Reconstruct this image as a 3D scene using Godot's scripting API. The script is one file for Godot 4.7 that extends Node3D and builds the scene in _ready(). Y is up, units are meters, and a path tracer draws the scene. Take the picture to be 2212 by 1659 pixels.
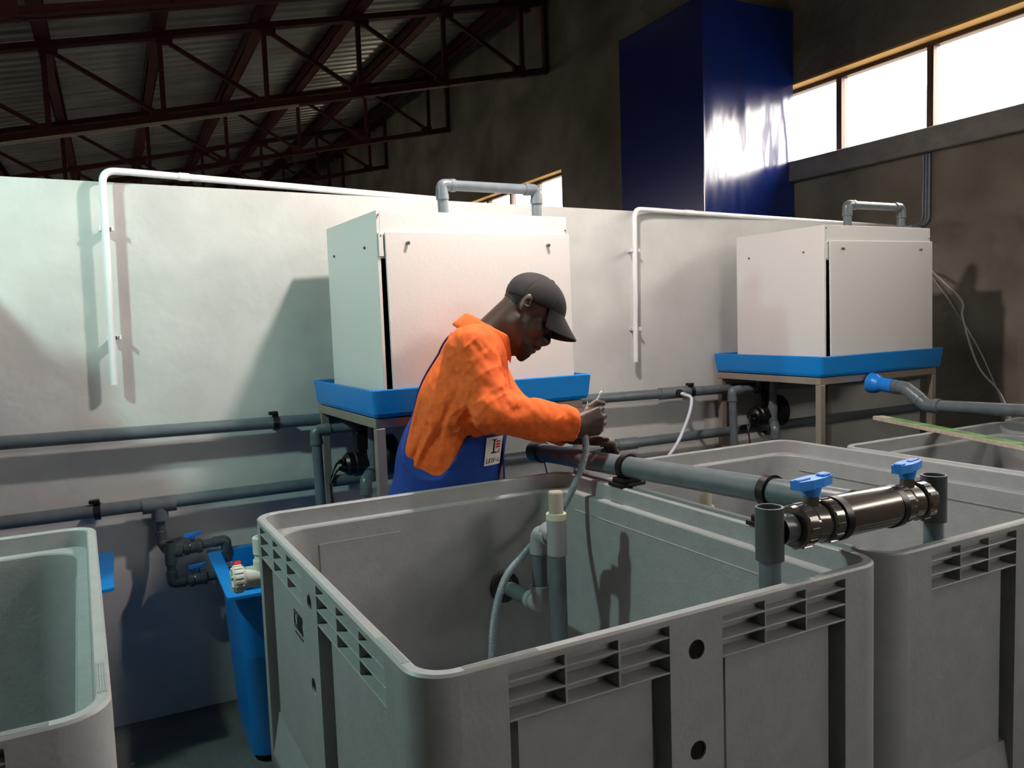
extends Node3D
# A fish-farm hall: grey box tanks in front of a white partition, two white filter cabinets on blue trays, a worker fixing a hose.

var M := {}
const YR := 1.02            # height of the tank rims
const TANK_YAW := 0.0336
const XW := 4.25            # inner face of the right wall
const ZP := -1.15           # front face of the white partition

# ---------------------------------------------------------------- mesh building
class MB:
	var st := SurfaceTool.new()
	var grp := 0
	func _init() -> void:
		st.begin(Mesh.PRIMITIVE_TRIANGLES)
		flat()
	func flat() -> void:
		st.set_smooth_group(-1)
	func smooth() -> void:
		grp += 1
		st.set_smooth_group(grp)
	func tri(a: Vector3, b: Vector3, c: Vector3) -> void:
		st.add_vertex(a); st.add_vertex(b); st.add_vertex(c)
	func quad(a: Vector3, b: Vector3, c: Vector3, d: Vector3) -> void:
		tri(a, b, c); tri(a, c, d)
	func box(lo: Vector3, hi: Vector3, bev := 0.0, xf := Transform3D()) -> void:
		flat()
		var c := (lo + hi) / 2.0
		var h := (hi - lo) / 2.0
		bev = minf(bev, minf(h.x, minf(h.y, h.z)) * 0.9)
		var P := func(s: Vector3, axis: int) -> Vector3:
			var v := Vector3(s.x * h.x, s.y * h.y, s.z * h.z)
			for k in 3:
				if k != axis:
					v[k] -= s[k] * bev
			return xf * (c + v)
		for ax in 3:
			var u := (ax + 1) % 3
			var w := (ax + 2) % 3
			for sg in [-1.0, 1.0]:
				var q: Array[Vector3] = []
				for e in [[-1.0, -1.0], [1.0, -1.0], [1.0, 1.0], [-1.0, 1.0]]:
					var s := Vector3.ZERO
					s[ax] = sg; s[u] = e[0]; s[w] = e[1]
					q.append(P.call(s, ax))
				if sg > 0:
					quad(q[3], q[2], q[1], q[0])
				else:
					quad(q[0], q[1], q[2], q[3])
				if bev > 0.0:
					# the edge between this face and the +-u face (edge runs along w)
					for su in [-1.0, 1.0]:
						var s0 := Vector3.ZERO
						s0[ax] = sg; s0[u] = su; s0[w] = -1.0
						var s1 := s0
						s1[w] = 1.0
						var a: Vector3 = P.call(s0, ax)
						var b: Vector3 = P.call(s1, ax)
						var d: Vector3 = P.call(s0, u)
						var e2: Vector3 = P.call(s1, u)
						if sg * su > 0:
							quad(a, b, e2, d)
						else:
							quad(d, e2, b, a)
		if bev > 0.0:
			for sx in [-1.0, 1.0]:
				for sy in [-1.0, 1.0]:
					for sz in [-1.0, 1.0]:
						var s := Vector3(sx, sy, sz)
						if sx * sy * sz > 0:
							tri(P.call(s, 2), P.call(s, 1), P.call(s, 0))
						else:
							tri(P.call(s, 0), P.call(s, 1), P.call(s, 2))
	func frame_of(d: Vector3) -> Array:
		var up := Vector3.UP if absf(d.y) < 0.9 else Vector3.RIGHT
		var a := up.cross(d).normalized()
		return [a, d.cross(a).normalized()]
	func tube(pts: Array, r, n := 14, caps := true) -> void:
		# a tube swept along points; r is one radius or one for each point
		var m := pts.size()
		var fa: Vector3
		var fb: Vector3
		var rings := []
		var last := Vector3.ZERO
		for i in m:
			var d: Vector3 = (pts[mini(i + 1, m - 1)] - pts[maxi(i - 1, 0)]).normalized()
			if i == 0:
				var f := frame_of(d)
				fa = f[0]; fb = f[1]
			else:
				var ax := last.cross(d)
				if ax.length() > 1e-6:
					var an := last.angle_to(d)
					fa = fa.rotated(ax.normalized(), an)
					fb = fb.rotated(ax.normalized(), an)
			last = d
			var rr: float = r[i] if r is Array else r
			var ring: Array[Vector3] = []
			for k in n:
				var t := TAU * k / n
				ring.append(pts[i] + (fa * cos(t) + fb * sin(t)) * rr)
			rings.append(ring)
		smooth()
		for i in m - 1:
			for k in n:
				var k2 := (k + 1) % n
				quad(rings[i][k], rings[i + 1][k], rings[i + 1][k2], rings[i][k2])
		if caps:
			cap(rings[0], false)
			cap(rings[m - 1], true)
	func cap(ring: Array, flip := false) -> void:
		flat()
		var c := Vector3.ZERO
		for p in ring:
			c += p
		c /= ring.size()
		for k in ring.size():
			var a: Vector3 = ring[k]
			var b: Vector3 = ring[(k + 1) % ring.size()]
			if flip:
				tri(c, b, a)
			else:
				tri(c, a, b)
	func cyl(a: Vector3, b: Vector3, r: float, n := 16, r2 := -1.0) -> void:
		tube([a, b], [r, r if r2 < 0 else r2], n)
	func lathe(a: Vector3, dir: Vector3, prof: Array, n := 24) -> void:
		# prof: [distance along dir, radius]; creased between segments
		dir = dir.normalized()
		var f := frame_of(dir)
		var rings := []
		for p in prof:
			var ring: Array[Vector3] = []
			for k in n:
				var t := TAU * k / n
				ring.append(a + dir * p[0] + (f[0] * cos(t) + f[1] * sin(t)) * maxf(p[1], 1e-5))
			rings.append(ring)
		for i in prof.size() - 1:
			smooth()
			for k in n:
				var k2 := (k + 1) % n
				quad(rings[i][k], rings[i + 1][k], rings[i + 1][k2], rings[i][k2])
	func ring_tube(a: Vector3, dir: Vector3, ro: float, ri: float, h: float, n := 24) -> void:
		# a hollow open pipe end
		lathe(a, dir, [[0, ri], [h, ri], [h, ro], [0, ro], [0, ri]], n)
	func loft(loops: Array, closed := true, crease := true) -> void:
		if not crease:
			smooth()
		for i in loops.size() - 1:
			if crease:
				smooth()
			var n: int = loops[i].size()
			for k in (n if closed else n - 1):
				var k2 := (k + 1) % n
				quad(loops[i][k], loops[i + 1][k], loops[i + 1][k2], loops[i][k2])
	func loft_bars(loops: Array) -> void:
		# smooth along the sweep, sharp along its edges
		for k in loops[0].size():
			smooth()
			var k2: int = (k + 1) % loops[0].size()
			for i in loops.size() - 1:
				quad(loops[i][k], loops[i + 1][k], loops[i + 1][k2], loops[i][k2])
	func prism(poly: PackedVector2Array, d: float, xf := Transform3D()) -> void:
		# polygon in xy, extruded along z from 0 to d
		flat()
		var ix := Geometry2D.triangulate_polygon(poly)
		for i in range(0, ix.size(), 3):
			var a := poly[ix[i]]
			var b := poly[ix[i + 1]]
			var c := poly[ix[i + 2]]
			tri(xf * Vector3(a.x, a.y, d), xf * Vector3(b.x, b.y, d), xf * Vector3(c.x, c.y, d))
			tri(xf * Vector3(a.x, a.y, 0), xf * Vector3(c.x, c.y, 0), xf * Vector3(b.x, b.y, 0))
		for i in poly.size():
			var a := poly[i]
			var b := poly[(i + 1) % poly.size()]
			quad(xf * Vector3(a.x, a.y, 0), xf * Vector3(b.x, b.y, 0), xf * Vector3(b.x, b.y, d), xf * Vector3(a.x, a.y, d))
	func done() -> ArrayMesh:
		st.generate_normals()
		return st.commit()

func arc_path(pts: Array, rad: float, n := 6) -> Array:
	# rounds the inner corners of a polyline
	var out := [pts[0]]
	for i in range(1, pts.size() - 1):
		var a: Vector3 = (pts[i - 1] - pts[i])
		var b: Vector3 = (pts[i + 1] - pts[i])
		var l := minf(rad, minf(a.length(), b.length()) * 0.49)
		var p: Vector3 = pts[i] + a.normalized() * l
		var q: Vector3 = pts[i] + b.normalized() * l
		for k in n + 1:
			var t := float(k) / n
			out.append(p.lerp(pts[i], t).lerp(pts[i].lerp(q, t), t))
	out.append(pts[-1])
	return out

func smooth_path(pts: Array, sub := 8) -> Array:
	var c := Curve3D.new()
	for i in pts.size():
		var t: Vector3 = (pts[mini(i + 1, pts.size() - 1)] - pts[maxi(i - 1, 0)]) / 6.0
		c.add_point(pts[i], -t, t)
	var out := []
	for i in pts.size() - 1:
		for k in sub:
			out.append(c.sample(i, float(k) / sub))
	out.append(pts[-1])
	return out

func rr(x0: float, z0: float, x1: float, z1: float, y: float, r: float, n := 6) -> Array:
	# rounded rectangle loop in plan
	var out := []
	var cs := [[x1 - r, z0 + r, -PI / 2], [x1 - r, z1 - r, 0.0], [x0 + r, z1 - r, PI / 2], [x0 + r, z0 + r, PI]]
	for c in cs:
		for k in n + 1:
			var t: float = c[2] + PI / 2 * k / n
			out.append(Vector3(c[0] + cos(t) * r, y, c[1] + sin(t) * r))
	return out

# ---------------------------------------------------------------- naming
var taken := {}
func numbered(n: String) -> String:
	if not taken.has(n):
		taken[n] = 0
		return n
	taken[n] += 1
	return "%s_%03d" % [n, taken[n]]

func tag(o: Node3D, label: String, category: String, group := "", kind := "") -> Node3D:
	if label: o.set_meta("label", label)
	if category: o.set_meta("category", category)
	if group: o.set_meta("group", group)
	if kind: o.set_meta("kind", kind)
	return o

func thing(called: String, label: String, category: String, at := Vector3.ZERO, turn := 0.0, group := "") -> Node3D:
	var o := Node3D.new()
	o.name = numbered(called)
	add_child(o)
	o.position = at
	o.rotation.y = turn
	return tag(o, label, category, group)

func part(called: String, mesh: Mesh, m: Material, parent: Node3D, label := "") -> MeshInstance3D:
	var o := MeshInstance3D.new()
	o.name = numbered(called) if parent == self else called
	o.mesh = mesh
	o.material_override = m
	parent.add_child(o, true)
	if label: o.set_meta("label", label)
	return o

func struct(called: String, mesh: Mesh, m: Material) -> MeshInstance3D:
	var o := MeshInstance3D.new()
	o.name = called
	o.mesh = mesh
	o.material_override = m
	add_child(o, true)
	o.set_meta("kind", "structure")
	return o

func solo(called: String, mesh: Mesh, m: Material, label: String, category: String, group := "") -> MeshInstance3D:
	var o := part(called, mesh, m, self)
	tag(o, label, category, group)
	return o

func copy(src: Node3D, label: String, at: Vector3, turn: float) -> Node3D:
	var o: Node3D = src.duplicate()
	var base := String(src.name)
	o.name = numbered(base)
	add_child(o)
	o.position = at
	o.rotation.y = turn
	o.set_meta("label", label)
	return o

# ---------------------------------------------------------------- materials
func noise_tex(freq: float, lo: Color, hi: Color, seed_: int, size := 512, oct := 4, normal := false, bump := 4.0) -> NoiseTexture2D:
	var fn := FastNoiseLite.new()
	fn.noise_type = FastNoiseLite.TYPE_SIMPLEX_SMOOTH
	fn.seed = seed_
	fn.frequency = freq
	fn.fractal_octaves = oct
	var t := NoiseTexture2D.new()
	t.width = size; t.height = size
	t.seamless = true
	t.noise = fn
	if normal:
		t.as_normal_map = true
		t.bump_strength = bump
	else:
		var g := Gradient.new()
		g.set_color(0, lo); g.set_color(1, hi)
		t.color_ramp = g
	return t

func mat(col: Color, rough := 0.6, metal := 0.0) -> StandardMaterial3D:
	var m := StandardMaterial3D.new()
	m.albedo_color = col
	m.roughness = rough
	m.metallic = metal
	m.cull_mode = BaseMaterial3D.CULL_DISABLED
	return m

func tri_tex(m: StandardMaterial3D, scale: float, alb: Texture2D, nrm: Texture2D = null, nscale := 1.0, world := false) -> StandardMaterial3D:
	m.uv1_triplanar = true
	m.uv1_world_triplanar = world
	m.uv1_scale = Vector3.ONE * scale
	if alb: m.albedo_texture = alb
	if nrm:
		m.normal_enabled = true
		m.normal_texture = nrm
		m.normal_scale = nscale
	return m

func make_materials() -> void:
	var mottle := noise_tex(0.012, Color(0.82, 0.82, 0.82), Color(1, 1, 1), 3, 512, 6)
	var faint := noise_tex(0.02, Color(0.93, 0.93, 0.93), Color(1, 1, 1), 17, 512, 5)
	var wall_tone := noise_tex(0.010, Color(0.90, 0.90, 0.90), Color(1, 1, 1), 3, 512, 6)
	var stain := noise_tex(0.004, Color(0.66, 0.64, 0.60), Color(1, 1, 1), 9, 512, 5)
	var fine := noise_tex(0.09, Color(), Color(), 5, 512, 3, true, 3.0)
	var coarse := noise_tex(0.03, Color(), Color(), 6, 512, 4, true, 5.0)
	var fibre := noise_tex(0.05, Color(0.72, 0.80, 0.86), Color(1, 1, 1), 12, 512, 3)
	M.plaster = tri_tex(mat(Color(0.77, 0.78, 0.77), 0.85), 0.45, wall_tone, coarse, 0.14, true)
	M.concrete = tri_tex(mat(Color(0.57, 0.545, 0.51), 0.9), 0.35, stain, coarse, 0.4, true)
	M.floor = tri_tex(mat(Color(0.36, 0.38, 0.38), 0.7), 0.5, stain, fine, 0.3, true)
	M.sill = tri_tex(mat(Color(0.50, 0.48, 0.46), 0.6), 0.8, mottle, coarse, 0.3, true)
	M.roof = tri_tex(mat(Color(0.86, 0.88, 0.86), 0.28, 0.5), 0.3, stain, null, 1.0, true)
	M.redox = tri_tex(mat(Color(0.30, 0.10, 0.075), 0.7), 1.0, mottle, null, 1.0, true)
	M.tan_frame = mat(Color(0.36, 0.27, 0.15), 0.6)
	M.soffit = mat(Color(0.74, 0.58, 0.30), 0.7)
	M.dark_frame = mat(Color(0.28, 0.19, 0.14), 0.5)
	M.glass = mat(Color(0.95, 0.98, 1.0, 0.06), 0.05)
	M.glass.transparency = BaseMaterial3D.TRANSPARENCY_ALPHA
	M.tower = mat(Color(0.012, 0.12, 0.40), 0.2)
	M.tower.metallic_specular = 0.8
	M.tank = tri_tex(mat(Color(0.60, 0.61, 0.615), 0.46), 1.3, faint, fine, 0.10)
	M.blue = tri_tex(mat(Color(0.03, 0.54, 0.86), 0.32), 6.0, fibre, coarse, 0.22)
	M.blue_smooth = mat(Color(0.12, 0.50, 0.86), 0.3)
	M.handle_blue = mat(Color(0.20, 0.52, 0.88), 0.35)
	M.pvc = tri_tex(mat(Color(0.39, 0.435, 0.46), 0.34), 2.0, mottle)
	M.pvc_dark = mat(Color(0.27, 0.29, 0.30), 0.3)
	M.pvc_light = mat(Color(0.56, 0.57, 0.58), 0.4)
	M.pvc_white = mat(Color(0.82, 0.83, 0.80), 0.4)
	M.conduit = mat(Color(0.86, 0.87, 0.88), 0.35)
	M.black = mat(Color(0.035, 0.032, 0.034), 0.35)
	M.black_matte = tri_tex(mat(Color(0.03, 0.027, 0.027), 0.6), 12.0, stain, coarse, 2.0)
	M.panel = tri_tex(mat(Color(0.82, 0.815, 0.81), 0.45), 1.0, null, fine, 0.05)
	M.steel = mat(Color(0.62, 0.58, 0.54), 0.35, 0.45)
	M.screw = mat(Color(0.45, 0.44, 0.43), 0.4, 0.6)
	M.strainer = tri_tex(mat(Color(0.80, 0.74, 0.64), 0.45, 0.35), 60.0, fibre, fine, 0.6)
	M.collar = mat(Color(0.76, 0.77, 0.68), 0.5)
	M.red = mat(Color(0.75, 0.06, 0.05), 0.4)
	M.hose_white = mat(Color(0.80, 0.84, 0.90), 0.35)
	M.hose_grey = mat(Color(0.52, 0.57, 0.60), 0.35)
	M.cable = mat(Color(0.75, 0.75, 0.73), 0.5)
	M.wood = tri_tex(mat(Color(0.78, 0.74, 0.66), 0.75), 4.0, mottle, coarse, 0.4)
	M.green = tri_tex(mat(Color(0.40, 0.64, 0.36), 0.7), 6.0, stain)
	M.mark = mat(Color(0.14, 0.17, 0.18), 0.6)
	M.skin = tri_tex(mat(Color(0.24, 0.155, 0.122), 0.52), 8.0, mottle, fine, 0.12)
	M.hair = mat(Color(0.085, 0.065, 0.058), 0.8)
	M.eye = mat(Color(0.30, 0.24, 0.22), 0.3)
	M.cap = tri_tex(mat(Color(0.085, 0.08, 0.095), 0.85), 14.0, mottle, fine, 0.3)
	M.orange = tri_tex(mat(Color(0.98, 0.42, 0.13), 0.85), 6.0, mottle, fine, 0.25)
	M.denim = tri_tex(mat(Color(0.06, 0.24, 0.60), 0.85), 8.0, mottle, fine, 0.4)
	M.strap = mat(Color(0.22, 0.20, 0.55), 0.8)
	M.white = mat(Color(0.88, 0.88, 0.87), 0.5)

# ---------------------------------------------------------------- the room
func roof_y(x: float) -> float:
	return 4.12 + 0.21 * x

func make_room() -> void:
	var b := MB.new()
	b.box(Vector3(-6.2, -0.2, -18.2), Vector3(4.5, 0, 5.2))
	struct("floor", b.done(), M.floor)
	# right wall with two bands of windows
	b = MB.new()
	var x1 := XW + 0.22
	var top := 5.35
	b.box(Vector3(XW, 0, -18.2), Vector3(x1, 2.59, 5.2))
	b.box(Vector3(XW, 3.155, -18.2), Vector3(x1, top, 5.2))
	b.box(Vector3(XW, 2.59, -18.2), Vector3(x1, 3.155, -9.8))
	b.box(Vector3(XW, 2.59, -5.56), Vector3(x1, 3.155, -2.75))
	b.box(Vector3(XW, 2.59, 4.6), Vector3(x1, 3.155, 5.2))
	struct("wall_right", b.done(), M.concrete)
	for w in [[1, -2.75, 4.6, 10], [2, -9.8, -5.56, 6]]:
		var o := Node3D.new()
		o.name = "window_%d" % w[0]
		add_child(o)
		o.position = Vector3(XW + 0.10, 2.59, w[1])
		o.set_meta("kind", "structure")
		var z1: float = w[2] - w[1]
		b = MB.new()
		b.box(Vector3(0, 0.525, 0), Vector3(0.07, 0.565, z1), 0.004)
		part("frame_rail", b.done(), M.dark_frame, o)
		b = MB.new()
		b.box(Vector3(0, 0, 0), Vector3(0.07, 0.018, z1), 0.004)
		part("frame_rail", b.done(), M.dark_frame, o)
		var n: int = w[3]
		# mullions, measured on the front band: 0.69 m apart
		var first := 0.885 if w[0] == 1 else 0.68
		var zs := [0.02]
		var z := first
		while z < z1 - 0.1:
			zs.append(z)
			z += 0.70
		zs.append(z1 - 0.02)
		for k in zs.size():
			b = MB.new()
			b.box(Vector3(-0.005, 0.018, zs[k] - 0.026), Vector3(0.07, 0.525, zs[k] + 0.012), 0.004)
			b.box(Vector3(-0.006, 0.018, zs[k] + 0.013), Vector3(0.06, 0.525, zs[k] + 0.022), 0.003)
			part("mullion", b.done(), M.dark_frame, o)
		for k in zs.size() - 1:
			b = MB.new()
			b.box(Vector3(0.03, 0.016, zs[k] + 0.026), Vector3(0.036, 0.527, zs[k + 1] - 0.024))
			part("pane", b.done(), M.glass, o)
	# tan soffit lining of the openings and the projecting sill beam
	b = MB.new()
	b.box(Vector3(XW - 0.004, 3.143, -2.75), Vector3(XW + 0.2, 3.157, 4.6))
	b.box(Vector3(XW - 0.004, 3.143, -9.8), Vector3(XW + 0.2, 3.157, -5.56))
	struct("trim_1", b.done(), M.soffit)
	b = MB.new()
	b.box(Vector3(XW - 0.07, 2.445, -2.75), Vector3(XW + 0.01, 2.588, 5.0), 0.006)
	struct("trim_2", b.done(), M.sill)
	# partition
	b = MB.new()
	var py := func(x: float) -> float: return 2.078 - 0.0175 * x
	b.prism(PackedVector2Array([Vector2(-6, 0), Vector2(XW, 0), Vector2(XW, py.call(XW)), Vector2(-6, py.call(-6.0))]), 0.2, Transform3D(Basis(), Vector3(0, 0, ZP - 0.2)))
	struct("wall_partition", b.done(), M.plaster)
	b = MB.new()
	# with a window opening of its own, out of the picture
	b.box(Vector3(-6.2, 0, -18.2), Vector3(-6, 1.5, 5.2))
	b.box(Vector3(-6.2, 2.7, -18.2), Vector3(-6, 3.4, 5.2))
	b.box(Vector3(-6.2, 1.5, -18.2), Vector3(-6, 2.7, -13.5))
	b.box(Vector3(-6.2, 1.5, -7.5), Vector3(-6, 2.7, 5.2))
	struct("wall_left", b.done(), M.concrete)
	var gable := PackedVector2Array([Vector2(-6.2, 0), Vector2(x1, 0), Vector2(x1, top), Vector2(-6.2, roof_y(-6.2) + 0.3)])
	b = MB.new()
	b.prism(gable, 0.2, Transform3D(Basis(), Vector3(0, 0, -18.2)))
	struct("wall_back", b.done(), M.concrete)
	b = MB.new()
	# the wall behind the camera has a window band too
	b.box(Vector3(-6.2, 0, 5.0), Vector3(x1, 2.59, 5.2))
	b.box(Vector3(-6.2, 2.59, 5.0), Vector3(1.6, 3.155, 5.2))
	b.box(Vector3(3.1, 2.59, 5.0), Vector3(x1, 3.155, 5.2))
	b.prism(PackedVector2Array([Vector2(-6.2, 3.155), Vector2(x1, 3.155), Vector2(x1, top), Vector2(-6.2, 3.2)]), 0.2, Transform3D(Basis(), Vector3(0, 0, 5.0)))
	struct("wall_front", b.done(), M.concrete)
	var w3 := Node3D.new()
	w3.name = "window_3"
	add_child(w3)
	w3.position = Vector3(1.6, 2.59, 5.08)
	w3.set_meta("kind", "structure")
	for e in [[0.0, 0.0, 1.5, 0.02], [0.0, 0.545, 1.5, 0.565], [0.0, 0.02, 0.03, 0.545], [0.735, 0.02, 0.765, 0.545], [1.47, 0.02, 1.5, 0.545]]:
		b = MB.new()
		b.box(Vector3(e[0], e[1], 0), Vector3(e[2], e[3], 0.06), 0.003)
		part("frame_bar", b.done(), M.dark_frame, w3)
	make_roof()

func make_roof() -> void:
	var ceil_ := Node3D.new()
	ceil_.name = "ceiling"
	add_child(ceil_)
	ceil_.set_meta("kind", "structure")
	# corrugated sheets: ribs run down the slope (x), one sheet is 0.95 m wide
	var pitch := 0.19
	var xs := [-6.3, -1.5, 1.5, 4.55]
	var b := MB.new()
	var prof := []
	for i in 5:
		var z := i * pitch
		prof.append_array([[z, 0.0], [z + 0.09, 0.0], [z + 0.115, 0.036], [z + 0.165, 0.036]])
	prof.append([5 * pitch, 0.0])
	b.flat()
	for i in prof.size() - 1:
		for k in xs.size() - 1:
			var q := []
			for e in [[k, i], [k + 1, i], [k + 1, i + 1], [k, i + 1]]:
				var x: float = xs[e[0]]
				q.append(Vector3(x, 0.21 * x + prof[e[1]][1], prof[e[1]][0]))
			b.quad(q[0], q[1], q[2], q[3])
			var up := Vector3(0, 0.012, 0)
			b.quad(q[3] + up, q[2] + up, q[1] + up, q[0] + up)
	var sheet := b.done()
	for k in 25:
		var o := part("roof_sheet", sheet, M.roof, ceil_)
		o.position = Vector3(0, 4.12 + 0.19, -18.3 + k * 0.95)
	# purlins above the trusses, one over each node
	var tags := ["nearest the right wall", "second from the right wall", "third from the right wall", "fourth from the right wall", "fifth from the right wall", "sixth from the right wall", "seventh from the right wall", "eighth from the right wall", "ninth from the right wall", "tenth from the right wall", "eleventh from the right wall"]
	for k in 7:
		var x := 3.93 - 0.92 * k
		b = MB.new()
		b.box(Vector3(-0.055, 0, -18.15), Vector3(-0.043, 0.14, 4.95))
		b.box(Vector3(-0.055, 0, -18.15), Vector3(0.055, 0.012, 4.95))
		b.box(Vector3(-0.055, 0.128, -18.15), Vector3(0.055, 0.14, 4.95))
		b.box(Vector3(0.045, 0, -18.15), Vector3(0.055, 0.03, 4.95))
		var o := solo("purlin", b.done(), M.redox, "long red-brown steel roof purlin, " + tags[k], "purlin", "roof purlins")
		o.position = Vector3(x, roof_y(x) + 0.035, 0)
	var where := ["nearest one, its lower chord crossing the top left corner", "second from the front, its lower chord carrying a pale batten", "third from the front", "fourth from the front, deep in the hall", "farthest one, deep in the dark end of the hall"]
	for k in 5:
		make_truss(-2.9 * (k + 1), "red-brown steel lattice roof truss, " + where[k])
	# pale batten under the lower chord of the second truss
	b = MB.new()
	b.prism(PackedVector2Array([Vector2(-3.0, 3.38 - 0.63), Vector2(1.45, 3.38 + 0.3045), Vector2(1.45, 3.375 + 0.33), Vector2(-3.0, 3.375 - 0.605)]), 0.05, Transform3D(Basis(), Vector3(0, -0.055, -5.76)))
	solo("batten", b.done(), M.wood, "thin pale batten fixed under the lower chord of a roof truss", "batten")

func make_truss(z: float, label: String) -> void:
	var t := thing("roof_truss", label, "truss", Vector3(0, 0, z), 0.0, "roof trusses")
	var bot := func(x: float) -> float: return 3.38 + 0.21 * x
	var sl := atan(0.21)
	for e in [["bottom_chord", 3.38], ["top_chord", 4.12]]:
		var b := MB.new()
		var xf := Transform3D(Basis(Vector3(0, 0, 1), sl), Vector3(0, e[1], 0))
		# two angles back to back
		b.box(Vector3(-5.9 / cos(sl), -0.03, -0.045), Vector3(4.24 / cos(sl), -0.018, 0.045), 0.0, xf)
		b.box(Vector3(-5.9 / cos(sl), -0.03, -0.012), Vector3(4.24 / cos(sl), 0.035, 0.012), 0.0, xf)
		part(e[0], b.done(), M.redox, t)
	for k in 11:
		var x := 3.93 - 0.92 * k
		if x < -5.8: break
		var b := MB.new()
		b.box(Vector3(x - 0.022, bot.call(x), -0.02), Vector3(x + 0.022, bot.call(x) + 0.74, 0.02))
		part("post", b.done(), M.redox, t)
		for s in [0.0, 0.74]:
			b = MB.new()
			var sx := 1.0 if s > 0 else -1.0
			b.box(Vector3(x - 0.07 + sx * 0.04, bot.call(x) + s - 0.055 - sx * 0.02, -0.03), Vector3(x + 0.07 + sx * 0.04, bot.call(x) + s + 0.055 - sx * 0.02, 0.03))
			part("gusset", b.done(), M.redox, t)
		# diagonal from the top of this post down to the foot of the next one to the right
		if k > 0:
			var a := Vector3(x, bot.call(x) + 0.72, 0)
			var c := Vector3(x + 0.92, bot.call(x + 0.92) + 0.02, 0)
			b = MB.new()
			var d := (c - a).normalized()
			var xf := Transform3D(Basis(d, Vector3(-d.y, d.x, 0), Vector3(0, 0, 1)), a)
			b.box(Vector3(0, -0.018, -0.018), Vector3((c - a).length(), 0.018, 0.018), 0.0, xf)
			part("diagonal", b.done(), M.redox, t)
	var b2 := MB.new()
	b2.box(Vector3(4.2, bot.call(4.2) - 0.03, -0.03), Vector3(4.245, bot.call(4.2) + 0.78, 0.03))
	part("end_post", b2.done(), M.redox, t)

func make_tower() -> void:
	var t := thing("tower_cabinet", "tall glossy dark blue panelled tower standing behind the white partition by the windows", "tower", Vector3(3.39, 0, -3.15))
	var b := MB.new()
	b.box(Vector3(0.004, 0, 0.004), Vector3(0.835, 3.64, 0.97))
	part("core", b.done(), M.tower, t)
	b = MB.new()
	b.box(Vector3(0.0, 0.0, 0.0), Vector3(0.012, 3.655, 0.98), 0.003)
	part("side_panel", b.done(), M.tower, t)
	# front panel: a thin sheet with gentle vertical creases
	b = MB.new()
	var nx := 40
	var ny := 70
	var fn := FastNoiseLite.new()
	fn.seed = 21
	fn.frequency = 1.0
	var g := []
	for j in ny + 1:
		var row := []
		for i in nx + 1:
			var x := 0.012 + 0.823 * i / nx
			var y := 3.655 * j / ny
			var e := minf(1.0, minf(i, nx - i) / 3.0)
			row.append(Vector3(x, y, 0.981 + e * (0.014 * fn.get_noise_2d(x * 3.2 + y * 0.35, y * 0.5) + 0.003 * fn.get_noise_2d(x * 8.0 + 9.0 + y * 0.8, y * 0.7))))
		g.append(row)
	b.smooth()
	for j in ny:
		for i in nx:
			b.quad(g[j][i], g[j][i + 1], g[j + 1][i + 1], g[j + 1][i])
	part("front_panel", b.done(), M.tower, t)
	b = MB.new()
	b.box(Vector3(-0.003, 0, 0.972), Vector3(0.018, 3.657, 0.992), 0.004)
	part("corner_trim", b.done(), M.tower, t)

# ---------------------------------------------------------------- pipework
func pipe(parent: Node3D, pts: Array, r: float, m: Material, mf: Material = null, called := "pipe", bend := 1.0) -> void:
	# straight lengths with a socketed elbow at every inner corner
	if mf == null: mf = m
	for i in pts.size() - 1:
		var b := MB.new()
		b.cyl(pts[i], pts[i + 1], r, 20)
		part(called, b.done(), m, parent)
	for i in range(1, pts.size() - 1):
		elbow(parent, pts[i], (pts[i - 1] - pts[i]).normalized(), (pts[i + 1] - pts[i]).normalized(), r, mf, bend)

func elbow(parent: Node3D, p: Vector3, da: Vector3, db: Vector3, r: float, m: Material, bend := 1.0) -> void:
	var b := MB.new()
	var l := r * 1.75 * bend
	var path := arc_path([p + da * (l + r * 0.1), p, p + db * (l + r * 0.1)], l, 8)
	b.tube(path, r * 1.16, 20)
	for d in [da, db]:
		b.lathe(p + d * l, d, [[0, r * 1.1], [0, r * 1.24], [r * 0.95, r * 1.24], [r * 1.0, r * 1.2], [r * 1.0, r * 0.98]], 20)
	part("elbow", b.done(), m, parent)

func tee(parent: Node3D, p: Vector3, d: Vector3, side: Vector3, r: float, m: Material) -> void:
	var b := MB.new()
	b.lathe(p - d * r * 2.4, d, [[0, r * 0.98], [0, r * 1.24], [r * 4.8, r * 1.24], [r * 4.8, r * 0.98]], 20)
	b.lathe(p, side, [[r * 0.5, r * 1.2], [r * 2.4, r * 1.24], [r * 2.4, r * 0.98]], 20)
	part("tee", b.done(), m, parent)

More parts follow.
